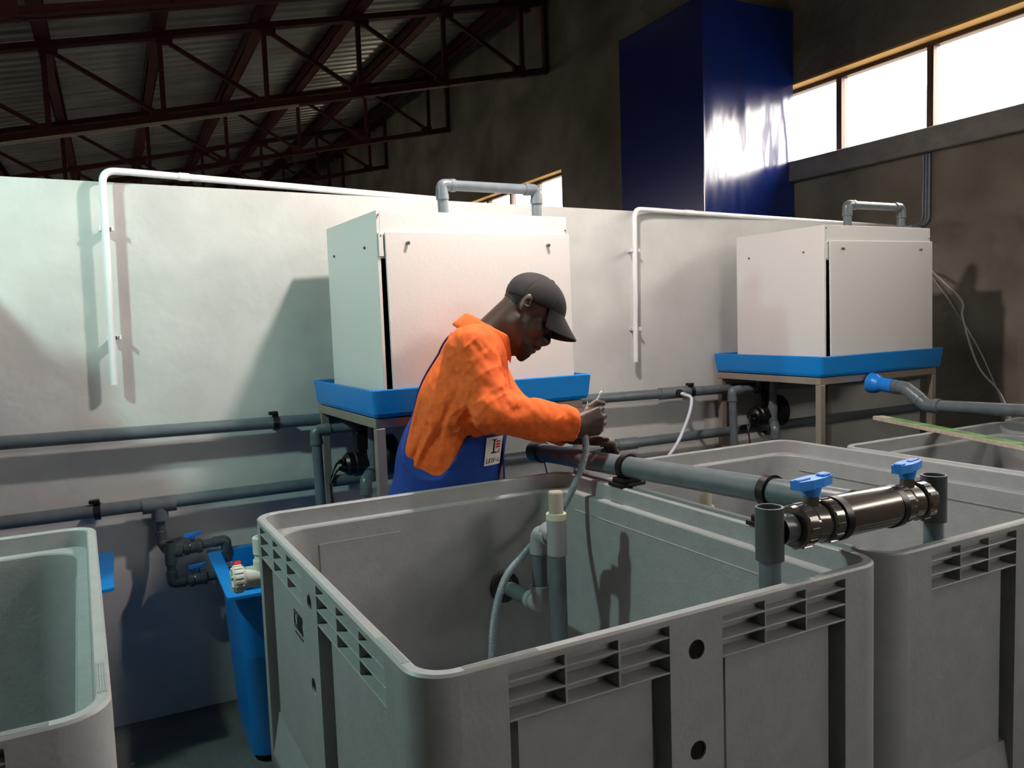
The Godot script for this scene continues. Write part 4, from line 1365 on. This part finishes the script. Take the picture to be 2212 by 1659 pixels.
func make_person() -> void:
	var th := -0.46
	var t := thing("person", "man in orange shirt, blue bib overalls and black cap bending over the feed pipe", "person", Vector3(0.629, 0, -0.208), th)
	# local axes: x the way he faces, z to his right (towards the camera)
	var hz := [-1.0, 1.0]
	# head frame: origin at the ear, pitched forward
	var ho := Vector3(0.288, 1.557, 0)
	var hf := Vector3(0.743, -0.669, 0)
	var hu := Vector3(0.669, 0.743, 0).rotated(hf, -0.17)   # and leaning a little away from the camera
	var hw := hf.cross(hu)
	var H := func(f: float, u: float, l: float) -> Vector3: return ho + hf * f + hu * u + hw * l
	var hb := Basis(hf, hu, hw)
	# ---- bare body: head, neck, hands and what the clothes cover
	var head := Field.new()
	head.ell(H.call(0.012, 0.042, 0), Vector3(0.096, 0.082, 0.074), hb)
	head.cap(H.call(0.05, 0.015, 0), H.call(0.058, -0.07, 0), 0.060, 0.046, 0.03)
	for s in hz:
		head.cap(H.call(0.018, -0.05, 0.046 * s), H.call(0.083, -0.106, 0.016 * s), 0.022, 0.02, 0.025)
		head.cap(H.call(0.096, 0.020, 0.010 * s), H.call(0.084, 0.018, 0.046 * s), 0.014, 0.012, 0.015)
		head.ell(H.call(0.074, -0.032, 0.040 * s), Vector3(0.028, 0.028, 0.026), hb, 0.02)
		head.cap(H.call(0.124, -0.038, 0.012 * s), H.call(0.116, -0.036, 0.014 * s), 0.0095, 0.008, 0.008)
	head.cap(H.call(0.103, 0.008, 0), H.call(0.129, -0.032, 0), 0.0085, 0.0115, 0.012)
	head.cap(H.call(0.092, -0.05, 0), H.call(0.115, -0.045, 0), 0.022, 0.014, 0.02)
	head.cap(H.call(0.112, -0.064, -0.016), H.call(0.112, -0.064, 0.016), 0.0105, 0.0105, 0.01)
	head.cap(H.call(0.121, -0.069, -0.012), H.call(0.121, -0.069, 0.012), 0.0075, 0.0075, 0.006)
	head.cap(H.call(0.114, -0.086, -0.011), H.call(0.114, -0.086, 0.011), 0.0085, 0.0085, 0.005)
	head.cap(H.call(0.096, -0.108, 0), H.call(0.092, -0.116, 0), 0.020, 0.018, 0.015)
	head.cap(H.call(-0.012, -0.02, 0), Vector3(0.165, 1.455, 0), 0.056, 0.062, 0.03)
	head.cap(H.call(0.02, -0.07, 0), Vector3(0.20, 1.43, 0), 0.045, 0.05, 0.03)
	for s in hz:
		head.ell(H.call(-0.004, 0.004, 0.078 * s), Vector3(0.017, 0.032, 0.010), hb * Basis(Vector3(0, 0, 1), 0.15) * Basis(Vector3(0, 1, 0), -0.3 * s), 0.006)
	var headf := func(p: Vector3) -> float:
		var d := head.at(p)
		# ear bowl and eye sockets
		for s in [-1.0, 1.0]:
			d = maxf(d, 0.011 - (p - H.call(0.001, 0.008, 0.091 * s)).length())
			var e: float = 0.013 - (p - H.call(0.107, 0.001, 0.032 * s)).length()
			var h := 0.008 - absf(d - e)
			d = maxf(d, e)
			if h > 0: d += h * h * 0.25 / 0.008
		return d
	var body := Nets.new()
	body.add(headf, Vector3(0.08, 1.38, -0.12), Vector3(0.48, 1.70, 0.12), 0.0040)
	var hand := Field.new()
	# right hand: back towards the camera, fingers curled, thumb on top against the tie
	var wr := Vector3(0.435, 1.192, 0.192)
	hand.cap(Vector3(0.38, 1.195, 0.20), wr, 0.033, 0.027, 0.02)
	var kn := [Vector3(0.502, 1.236, 0.178), Vector3(0.509, 1.214, 0.184), Vector3(0.507, 1.192, 0.183), Vector3(0.499, 1.171, 0.176)]
	for k in 4:
		var m: Vector3 = kn[k]
		hand.cap(wr + Vector3(0.006, (k - 1.5) * -0.011, -0.004), m, 0.021, 0.0125, 0.014)
		var q1 := m + Vector3(0.014, 0.001, -0.036)
		var q2 := q1 + Vector3(-0.018, -0.004, -0.022)
		var q3 := q2 + Vector3(-0.022, -0.003, 0.006)
		hand.cap(m, q1, 0.0105, 0.0098, 0.004)
		hand.cap(q1, q2, 0.0098, 0.009, 0.003)
		hand.cap(q2, q3, 0.009, 0.0075, 0.003)
	hand.cap(wr + Vector3(0.012, 0.018, -0.012), Vector3(0.472, 1.238, 0.158), 0.018, 0.0145, 0.012)
	hand.cap(Vector3(0.472, 1.238, 0.158), Vector3(0.50, 1.256, 0.143), 0.0135, 0.0115, 0.006)
	hand.cap(Vector3(0.50, 1.256, 0.143), Vector3(0.523, 1.252, 0.134), 0.0112, 0.0088, 0.004)
	# left hand: lies over the pipe, fingers round its far side, thumb towards the camera
	var wl := Vector3(0.432, 1.135, 0.015)
	hand.cap(Vector3(0.37, 1.15, -0.03), wl, 0.031, 0.026, 0.02)
	for k in 4:
		var z := 0.022 + 0.023 * k
		var m := Vector3(0.483 + 0.010 * k, 1.127 - 0.001 * absf(k - 1.0), z)
		hand.cap(wl + Vector3(0.004, 0, (k - 1.2) * 0.010), m, 0.019, 0.0125, 0.013)
		var q1 := m + Vector3(0.042, -0.008, 0.0)
		var q2 := q1 + Vector3(0.012, -0.026, 0.0)
		var q3 := q2 + Vector3(-0.010, -0.020, 0.0)
		hand.cap(m, q1, 0.0108, 0.0100, 0.004)
		hand.cap(q1, q2, 0.0098, 0.009, 0.003)
		hand.cap(q2, q3, 0.009, 0.0075, 0.003)
	hand.cap(wl + Vector3(0.014, 0.0, 0.022), Vector3(0.474, 1.135, 0.085), 0.0175, 0.0145, 0.012)
	hand.cap(Vector3(0.474, 1.135, 0.085), Vector3(0.506, 1.136, 0.118), 0.0135, 0.0115, 0.006)
	hand.cap(Vector3(0.506, 1.136, 0.118), Vector3(0.532, 1.138, 0.128), 0.0112, 0.009, 0.004)
	var handf := func(p: Vector3) -> float: return hand.at(p)
	body.add(handf, Vector3(0.36, 1.03, -0.07), Vector3(0.57, 1.29, 0.24), 0.0036)
	# hidden body under the clothes
	var core := Field.new()
	var spine := [[-0.03, 0.93, 0.115], [0.02, 1.08, 0.105], [0.08, 1.25, 0.115], [0.125, 1.40, 0.09]]
	for s in hz:
		for k in 3:
			core.cap(Vector3(spine[k][0], spine[k][1], 0.06 * s), Vector3(spine[k + 1][0], spine[k + 1][1], 0.06 * s), spine[k][2], spine[k + 1][2], 0.05)
		core.cap(Vector3(-0.04, 0.92, 0.085 * s), Vector3(0.0, 0.50, 0.10 * s), 0.085, 0.06, 0.03)
		core.cap(Vector3(0.0, 0.50, 0.10 * s), Vector3(-0.05, 0.09, 0.10 * s), 0.058, 0.04, 0.02)
	core.cap(Vector3(0.12, 1.43, -0.17), Vector3(0.12, 1.43, 0.17), 0.05, 0.05, 0.05)
	core.cap(Vector3(0.12, 1.43, 0.18), Vector3(0.185, 1.25, 0.245), 0.052, 0.042, 0.03)
	core.cap(Vector3(0.185, 1.25, 0.245), Vector3(0.41, 1.195, 0.197), 0.040, 0.030, 0.02)
	core.cap(Vector3(0.12, 1.43, -0.18), Vector3(0.22, 1.22, -0.20), 0.052, 0.045, 0.03)
	core.cap(Vector3(0.22, 1.22, -0.20), Vector3(0.40, 1.145, -0.01), 0.042, 0.030, 0.02)
	var coref := func(p: Vector3) -> float: return core.at(Vector3(p.x, p.y, p.z * lerpf(1.32, 1.0, clampf((p.y - 1.06) / 0.16, 0.0, 1.0))) if p.y > 0.5 else p)
	body.add(coref, Vector3(-0.22, 0.04, -0.30), Vector3(0.46, 1.50, 0.32), 0.014)
	part("body", body.mesh(), M.skin, t)
	# eyes
	for s in hz:
		var b := MB.new()
		b.lathe(H.call(0.092, 0.001, 0.031 * s), hf, [[-0.011, 0.0], [-0.008, 0.008], [0.0, 0.0115], [0.008, 0.008], [0.0115, 0.0]], 14)
		part("eye", b.done(), M.eye, t)
	# beard and short hair below the cap: a thin coat over parts of the head, and a goatee
	var goatee := Field.new()
	goatee.cap(H.call(0.098, -0.108, 0), H.call(0.098, -0.127, 0), 0.019, 0.0135, 0.02)
	goatee.cap(H.call(0.086, -0.112, 0.013), H.call(0.086, -0.112, -0.013), 0.018, 0.018, 0.02)
	var jaw := Field.new()
	for s in hz:
		jaw.cap(H.call(0.050, -0.078, 0.046 * s), H.call(0.092, -0.110, 0.022 * s), 0.010, 0.020, 0.01)
	var inv := hb.inverse()
	var hairf := func(p: Vector3) -> float:
		var q: Vector3 = inv * (p - ho)
		var scalp := maxf(maxf(q.x + 0.024, -0.022 - q.y - q.x * 0.2), q.y - 0.06)
		return maxf(headf.call(p) - 0.0016, scalp)
	var beardf := func(p: Vector3) -> float:
		return minf(maxf(headf.call(p) - 0.0016, jaw.at(p)), goatee.at(p))
	var hn := Nets.new()
	hn.add(hairf, Vector3(0.16, 1.34, -0.1), Vector3(0.46, 1.68, 0.1), 0.003)
	part("hair", hn.mesh(), M.hair, t)
	hn = Nets.new()
	hn.add(beardf, Vector3(0.20, 1.34, -0.1), Vector3(0.42, 1.52, 0.1), 0.003)
	part("beard", hn.mesh(), M.hair, t)
	make_cap(t, H, hb, ho)
	make_clothes(t)

func make_cap(t: Node3D, H: Callable, hb: Basis, ho: Vector3) -> void:
	var edge := func(f: float) -> float: return 0.026 + 0.30 * (f - 0.02)
	var shell := Field.new()
	shell.ell(H.call(0.020, 0.042, 0), Vector3(0.107, 0.087, 0.085), hb)
	var cf := func(p: Vector3) -> float:
		var q := hb.inverse() * (p - ho)
		var d := shell.at(p)
		# panel seams
		for a in [0.0, 1.05, 2.1]:
			var e := absf((q.x - 0.02) * sin(a) - q.z * cos(a))
			d += 0.0010 * exp(-e * e / 0.000012)
		d = maxf(d, (edge.call(q.x) - q.y) * 0.95)
		return d
	var n := Nets.new()
	n.add(cf, Vector3(0.16, 1.48, -0.12), Vector3(0.48, 1.70, 0.12), 0.004)
	var cap_ := part("cap", n.mesh(), M.cap, t)
	# button and brim
	var b := MB.new()
	b.lathe(H.call(0.02, 0.1275, 0), hb.y, [[0, 0.009], [0.004, 0.008], [0.006, 0.0]], 14)
	part("button", b.done(), M.cap, cap_)
	b = MB.new()
	var top := []
	var bot := []
	for j in 9:
		var r := j / 8.0
		var rowt := []
		var rowb := []
		for i in 21:
			var a := lerpf(-1.12, 1.12, i / 20.0)
			var f0 := 0.018 + 0.106 * cos(a)
			var l0 := 0.0835 * sin(a)
			var ext := 0.078 * pow(maxf(cos(a * 1.25), 0.0), 0.6) * r
			var f := f0 + ext
			var l := l0 * (1.0 + 0.06 * r)
			var u: float = edge.call(f0) + 0.004 - 0.40 * ext - 7.0 * l * l * r
			rowt.append(H.call(f, u, l))
			rowb.append(H.call(f, u - 0.0035, l))
		top.append(rowt)
		bot.append(rowb)
	b.smooth()
	for j in 8:
		for i in 20:
			b.quad(top[j][i], top[j][i + 1], top[j + 1][i + 1], top[j + 1][i])
	b.smooth()
	for j in 8:
		for i in 20:
			b.quad(bot[j + 1][i], bot[j + 1][i + 1], bot[j][i + 1], bot[j][i])
	b.flat()
	for i in 20:
		b.quad(top[8][i], top[8][i + 1], bot[8][i + 1], bot[8][i])
	part("brim", b.done(), M.cap, cap_)

func ribbon(f: Callable, pts: Array, width: float, lift: float, across: Vector3) -> ArrayMesh:
	# a flat strap laid on the surface of field f along pts
	var b := MB.new()
	var nets := Nets.new()
	var rings := []
	var sp := smooth_path(pts, 8)
	for k in sp.size():
		var p: Vector3 = sp[k]
		var ring := []
		var d: Vector3 = (sp[mini(k + 1, sp.size() - 1)] - sp[maxi(k - 1, 0)]).normalized()
		for s in [-0.5, 0.5]:
			var q: Vector3 = p + across * width * s
			for it in 4:
				q -= nets.grad(f, q, 0.004) * f.call(q)
			var g := nets.grad(f, q, 0.004)
			ring.append(q + g * lift)
			ring.append(q + g * (lift - 0.004))
		rings.append([ring[0], ring[2], ring[3], ring[1]])
	b.loft_bars(rings)
	return b.done()

func make_clothes(t: Node3D) -> void:
	var fold := FastNoiseLite.new()
	fold.seed = 31
	fold.frequency = 1.0
	fold.fractal_octaves = 2
	# the waist is narrower from side to side than the chest
	var slim := func(p: Vector3) -> Vector3: return Vector3(p.x, p.y, p.z * lerpf(1.32, 1.0, clampf((p.y - 1.06) / 0.16, 0.0, 1.0)))
	# ---- shirt
	var sh := Field.new()
	var spine := [[-0.025, 0.92, 0.13], [0.025, 1.08, 0.127], [0.092, 1.26, 0.134], [0.125, 1.395, 0.106]]
	for s in [-1.0, 1.0]:
		for k in 3:
			sh.cap(Vector3(spine[k][0], spine[k][1], 0.062 * s), Vector3(spine[k + 1][0], spine[k + 1][1], 0.062 * s), spine[k][2], spine[k + 1][2], 0.06)
		sh.cap(Vector3(0.125, 1.432, 0.155 * s), Vector3(0.150, 1.452, 0.055 * s), 0.066, 0.052, 0.05)
	# right arm (near), left arm (far)
	sh.cap(Vector3(0.125, 1.425, 0.175), Vector3(0.185, 1.252, 0.245), 0.073, 0.060, 0.045)
	sh.cap(Vector3(0.185, 1.250, 0.245), Vector3(0.31, 1.216, 0.22), 0.060, 0.064, 0.03)
	sh.cap(Vector3(0.31, 1.216, 0.22), Vector3(0.418, 1.197, 0.198), 0.064, 0.053, 0.02)
	sh.cap(Vector3(0.125, 1.425, -0.175), Vector3(0.215, 1.225, -0.20), 0.073, 0.066, 0.045)
	sh.cap(Vector3(0.215, 1.222, -0.20), Vector3(0.40, 1.147, -0.012), 0.064, 0.047, 0.03)
	var elb := Vector3(0.182, 1.25, 0.245)
	var shf := func(p: Vector3) -> float:
		var d: float = sh.at(slim.call(p))
		# long folds from the armpit to the waist, creases round the elbow and along the forearm
		var along := p.dot(Vector3(-0.38, -0.92, 0.0))
		var across := p.dot(Vector3(0.92, -0.38, 0.25))
		var body := clampf((1.36 - p.y) * 5.0, 0.0, 1.0) * clampf((p.y - 1.0) * 9.0, 0.25, 1.0) * clampf((0.19 - p.x + (p.y - 1.15) * 0.35) * 8.0, 0.0, 1.0)
		d += body * 0.0125 * sin(across * 78.0 + 3.0 * fold.get_noise_2d(along * 3.0, across * 9.0)) * (0.55 + 0.45 * fold.get_noise_2d(along * 2.5 + 7.0, across * 16.0))
		var arm := clampf((p.z - 0.12) * 14.0, 0.0, 1.0)
		d += arm * 0.0062 * fold.get_noise_3d((p.x + p.y * 0.7) * 17.0, (p.y - p.x * 0.7) * 6.5, p.z * 9.0)
		var rn := fold.get_noise_3d((p.x * 0.8 + p.y * 0.6) * 7.0 + 3.0, (p.y * 0.8 - p.x * 0.6) * 15.0, p.z * 6.0)
		d -= (arm * 0.0030 + body * 0.0006) * pow(1.0 - minf(absf(rn) * 1.9, 1.0), 2.0)
		var e := p.distance_to(elb + Vector3(0.05, 0.05, 0.0))
		d += arm * 0.0045 * sin(e * 115.0) * exp(-e * e * 160.0)
		# cuff edges and neck hole
		d = maxf(d, (p - Vector3(0.437, 1.194, 0.193)).dot(Vector3(0.98, -0.07, -0.19)) if p.z > 0.09 else (p - Vector3(0.415, 1.142, 0.0)).dot(Vector3(0.69, -0.28, 0.66)))
		return d
	var n := Nets.new()
	n.add(shf, Vector3(-0.20, 0.90, -0.30), Vector3(0.50, 1.56, 0.34), 0.0072)
	var shirt := part("shirt", n.mesh(), M.orange, t)
	# collar: a folded ring leaning with the neck
	var b := MB.new()
	var ax := Vector3(0.50, 0.866, 0).normalized()
	var fr := Vector3(0.866, -0.50, 0).normalized()
	var loops := []
	for pr in [[-0.045, 0.086], [0.006, 0.076], [0.030, 0.074], [0.034, 0.078], [0.028, 0.084], [-0.002, 0.096], [-0.020, 0.103], [-0.022, 0.100], [-0.004, 0.091]]:
		var ring := []
		for k in 48:
			var a := TAU * k / 48.0
			var open := exp(-pow(angle_difference(a, 0.0) / 0.30, 2.0))
			var tip: float = exp(-pow((absf(angle_difference(a, 0.0)) - 0.55) / 0.3, 2.0)) * (1.0 if pr[1] > 0.088 else 0.0)
			var h: float = pr[0] - 0.022 * open - 0.014 * tip
			var rad: float = pr[1]
			ring.append(Vector3(0.165, 1.474, 0) + ax * h + fr * cos(a) * (rad + 0.010) + Vector3(0, 0, 1) * sin(a) * (rad + 0.010))
		loops.append(ring)
	b.loft(loops, true, false)
	part("collar", b.done(), M.orange, shirt)
	# ---- overalls
	var ov := Field.new()
	for s in [-1.0, 1.0]:
		for k in 2:
			ov.cap(Vector3(spine[k][0] - 0.004, spine[k][1], 0.066 * s), Vector3(spine[k + 1][0] - 0.004, spine[k + 1][1], 0.066 * s), spine[k][2] + 0.014, spine[k + 1][2] + 0.008, 0.06)
		ov.cap(Vector3(0.055, 0.98, 0.055 * s), Vector3(0.105, 1.15, 0.05 * s), 0.128, 0.105, 0.05)
		ov.cap(Vector3(-0.04, 0.92, 0.085 * s), Vector3(0.005, 0.50, 0.105 * s), 0.125, 0.09, 0.04)
		ov.cap(Vector3(0.005, 0.50, 0.105 * s), Vector3(-0.045, 0.07, 0.105 * s), 0.088, 0.075, 0.03)
	var ovf := func(p: Vector3) -> float:
		var d: float = ov.at(slim.call(p))
		d += 0.004 * fold.get_noise_3d(p.x * 12.0, p.y * 5.0, p.z * 12.0 + 4.0)
		var k1 := p.y - 1.016
		var k2 := maxf(0.020 + (p.y - 1.037) * 0.58 - p.x, p.y - 1.172)
		var wb := lerpf(0.16, 0.055, clampf((p.y - 1.03) / 0.2, 0.0, 1.0))
		var k3 := maxf(maxf(absf(p.z) - wb, p.x - 0.03), p.y - 1.27)
		var keep := k1
		for k in [k2, k3]:
			var h: float = 0.036 - absf(keep - k)
			keep = minf(keep, k)
			if h > 0.0: keep -= h * h * 0.25 / 0.036
		d = maxf(d, keep)
		return maxf(d, 0.05 - p.y)
	n = Nets.new()
	n.add(ovf, Vector3(-0.22, 0.04, -0.26), Vector3(0.27, 1.30, 0.26), 0.0095)
	var over := part("overalls", n.mesh(), M.denim, t)
	for s in [-1.0, 1.0]:
		part("strap", ribbon(shf, [Vector3(-0.075, 1.19, 0.03 * s), Vector3(-0.045, 1.27, 0.032 * s), Vector3(-0.005, 1.36, 0.036 * s), Vector3(0.03, 1.44, 0.045 * s), Vector3(0.065, 1.48, 0.05 * s)], 0.034, 0.006, Vector3(0, 0, 1)), M.strap, over)
	b = MB.new()
	b.box(Vector3(0.206, 1.0, 0.055), Vector3(0.211, 1.15, 0.085), 0.002)
	part("strap", b.done(), M.denim, over, "loose strap end hanging from the bib")
	# white patch with printing on the near side of the bib
	var st := SurfaceTool.new()
	st.begin(Mesh.PRIMITIVE_TRIANGLES)
	var pts := []
	for j in 9:
		var row := []
		for i in 7:
			var u := i / 6.0
			var v := j / 8.0
			var x := lerpf(0.160 + 0.050 * u, 0.147 + 0.048 * u, v)
			var y := lerpf(1.160, 1.068, v)
			var p := Vector3(x, y, 0.22)
			for it in 60:
				var d: float = ov.at(slim.call(p))
				if d < 0.001 or p.z < 0.03: break
				p.z -= maxf(d * 0.7, 0.0008)
			p.z += 0.0055
			row.append([p, Vector2(u, v)])
		pts.append(row)
	st.set_smooth_group(1)
	for j in 8:
		for i in 6:
			for e in [[0, 0], [0, 1], [1, 1], [0, 0], [1, 1], [1, 0]]:
				var q = pts[j + e[0]][i + e[1]]
				st.set_uv(q[1])
				st.add_vertex(q[0])
	st.generate_normals()
	var pm := mat(Color.WHITE, 0.8)
	pm.albedo_texture = label_texture()
	part("patch", st.commit(), pm, over, "white printed patch with a serif L and three red bars")
	# shoes
	for s in [-1.0, 1.0]:
		var f := Field.new()
		f.cap(Vector3(-0.06, 0.05, 0.105 * s), Vector3(0.11, 0.035, 0.115 * s), 0.048, 0.035, 0.02)
		f.cap(Vector3(-0.055, 0.05, 0.105 * s), Vector3(-0.05, 0.12, 0.105 * s), 0.045, 0.045, 0.03)
		var ff := func(p: Vector3) -> float: return maxf(f.at(p), 0.002 - p.y)
		var nn := Nets.new()
		nn.add(ff, Vector3(-0.13, -0.02, 0.105 * s - 0.07), Vector3(0.17, 0.18, 0.105 * s + 0.07), 0.01)
		part("shoe", nn.mesh(), M.black, t)
	# the pale tie he pulls tight, between thumb and fingers
	b = MB.new()
	b.tube([Vector3(0.487, 1.225, 0.150), Vector3(0.503, 1.263, 0.150), Vector3(0.513, 1.281, 0.150)], 0.0026, 8)
	b.lathe(Vector3(0.513, 1.281, 0.15), Vector3(0.45, 0.9, 0), [[0, 0.0026], [0.002, 0.0042], [0.009, 0.0042], [0.014, 0.001]], 8)
	b.tube([Vector3(0.470, 1.235, 0.165), Vector3(0.473, 1.262, 0.165)], 0.002, 8)
	var tie := solo("cable_tie", b.done(), M.white, "thin white cable tie sticking up from the worker's fist", "cable tie")
	tie.position = t.position
	tie.rotation = t.rotation

# ---------------------------------------------------------------- lamps
func make_lamp(at: Vector3, col: Color, energy: float, shade: bool, label: String) -> void:
	var t := thing("pendant_lamp", label, "lamp", at)
	var b := MB.new()
	b.lathe(Vector3(0, -0.06, 0), Vector3(0, 1, 0), [[0, 0.0], [0.004, 0.02], [0.02, 0.04], [0.05, 0.05], [0.085, 0.045], [0.11, 0.025], [0.125, 0.018]], 20)
	var mb := mat(col, 0.5)
	mb.emission_enabled = true
	mb.emission = col
	mb.emission_energy_multiplier = 3.0
	part("bulb", b.done(), mb, t)
	b = MB.new()
	b.cyl(Vector3(0, 0.062, 0), Vector3(0, 0.13, 0), 0.022, 16)
	b.cyl(Vector3(0, 0.13, 0), Vector3(0, roof_y(at.x) + 0.03 - at.y, 0), 0.004, 8)
	part("holder", b.done(), M.black, t)
	if shade:
		b = MB.new()
		b.lathe(Vector3(0, 0.12, 0), Vector3(0, -1, 0), [[0, 0.03], [0.02, 0.07], [0.09, 0.15], [0.145, 0.18], [0.15, 0.18], [0.095, 0.145], [0.022, 0.065], [0.003, 0.025]], 32)
		part("lamp_shade", b.done(), M.white, t)
	var l := OmniLight3D.new()
	l.name = "light"
	l.light_color = col
	l.light_energy = energy
	l.light_size = 0.05
	l.omni_range = 30.0
	l.omni_attenuation = 2.0
	l.shadow_enabled = true
	t.add_child(l)

func _ready() -> void:
	# camera
	var cam := Camera3D.new()
	cam.name = "camera"
	cam.fov = 51.18
	cam.near = 0.05
	cam.far = 100.0
	add_child(cam)
	var yaw := deg_to_rad(-26.34189)
	var pitch := deg_to_rad(-4.6655)
	var roll := deg_to_rad(-2.0145)
	cam.transform = Transform3D(Basis(Vector3.UP, yaw) * Basis(Vector3.RIGHT, pitch) * Basis(Vector3(0, 0, 1), roll), Vector3(-0.30817, 1.52383, 2.23392))
	cam.current = true
	# overcast sky
	var we := WorldEnvironment.new()
	we.name = "environment"
	var env := Environment.new()
	env.background_mode = Environment.BG_SKY
	var sm := ProceduralSkyMaterial.new()
	sm.sky_top_color = Color(1.0, 0.97, 0.93)
	sm.sky_horizon_color = Color(1.0, 0.95, 0.89)
	sm.ground_bottom_color = Color(0.45, 0.42, 0.38)
	sm.ground_horizon_color = Color(0.75, 0.72, 0.68)
	var sky := Sky.new()
	sky.sky_material = sm
	env.sky = sky
	env.background_energy_multiplier = 20.0
	env.tonemap_mode = Environment.TONE_MAPPER_LINEAR
	env.tonemap_exposure = 1.2
	env.sdfgi_enabled = true
	env.ssao_enabled = true
	env.ssil_enabled = true
	we.environment = env
	add_child(we)
	make_materials()
	M.pvc_gloss = mat(Color(0.34, 0.31, 0.29), 0.17, 0.35)
	M.pvc_gloss.metallic_specular = 0.7
	# the hall's hanging lamps: one cool at the left, one warm above the tanks (both out of the picture)
	make_lamp(Vector3(-1.3, 2.6, 0.0), Color(0.84, 1.0, 0.95), 2.25, true, "cool white bulb hanging on a cord left of the tanks")
	make_lamp(Vector3(1.0, 2.80, -0.03), Color(1.0, 0.93, 0.90), 2.9, true, "warm white bulb hanging on a cord above the tanks")
	make_room()
	make_tower()
	make_wall_pipes()
	make_units()
	make_drains()
	make_tanks()
	make_tank_fittings()
	make_person()
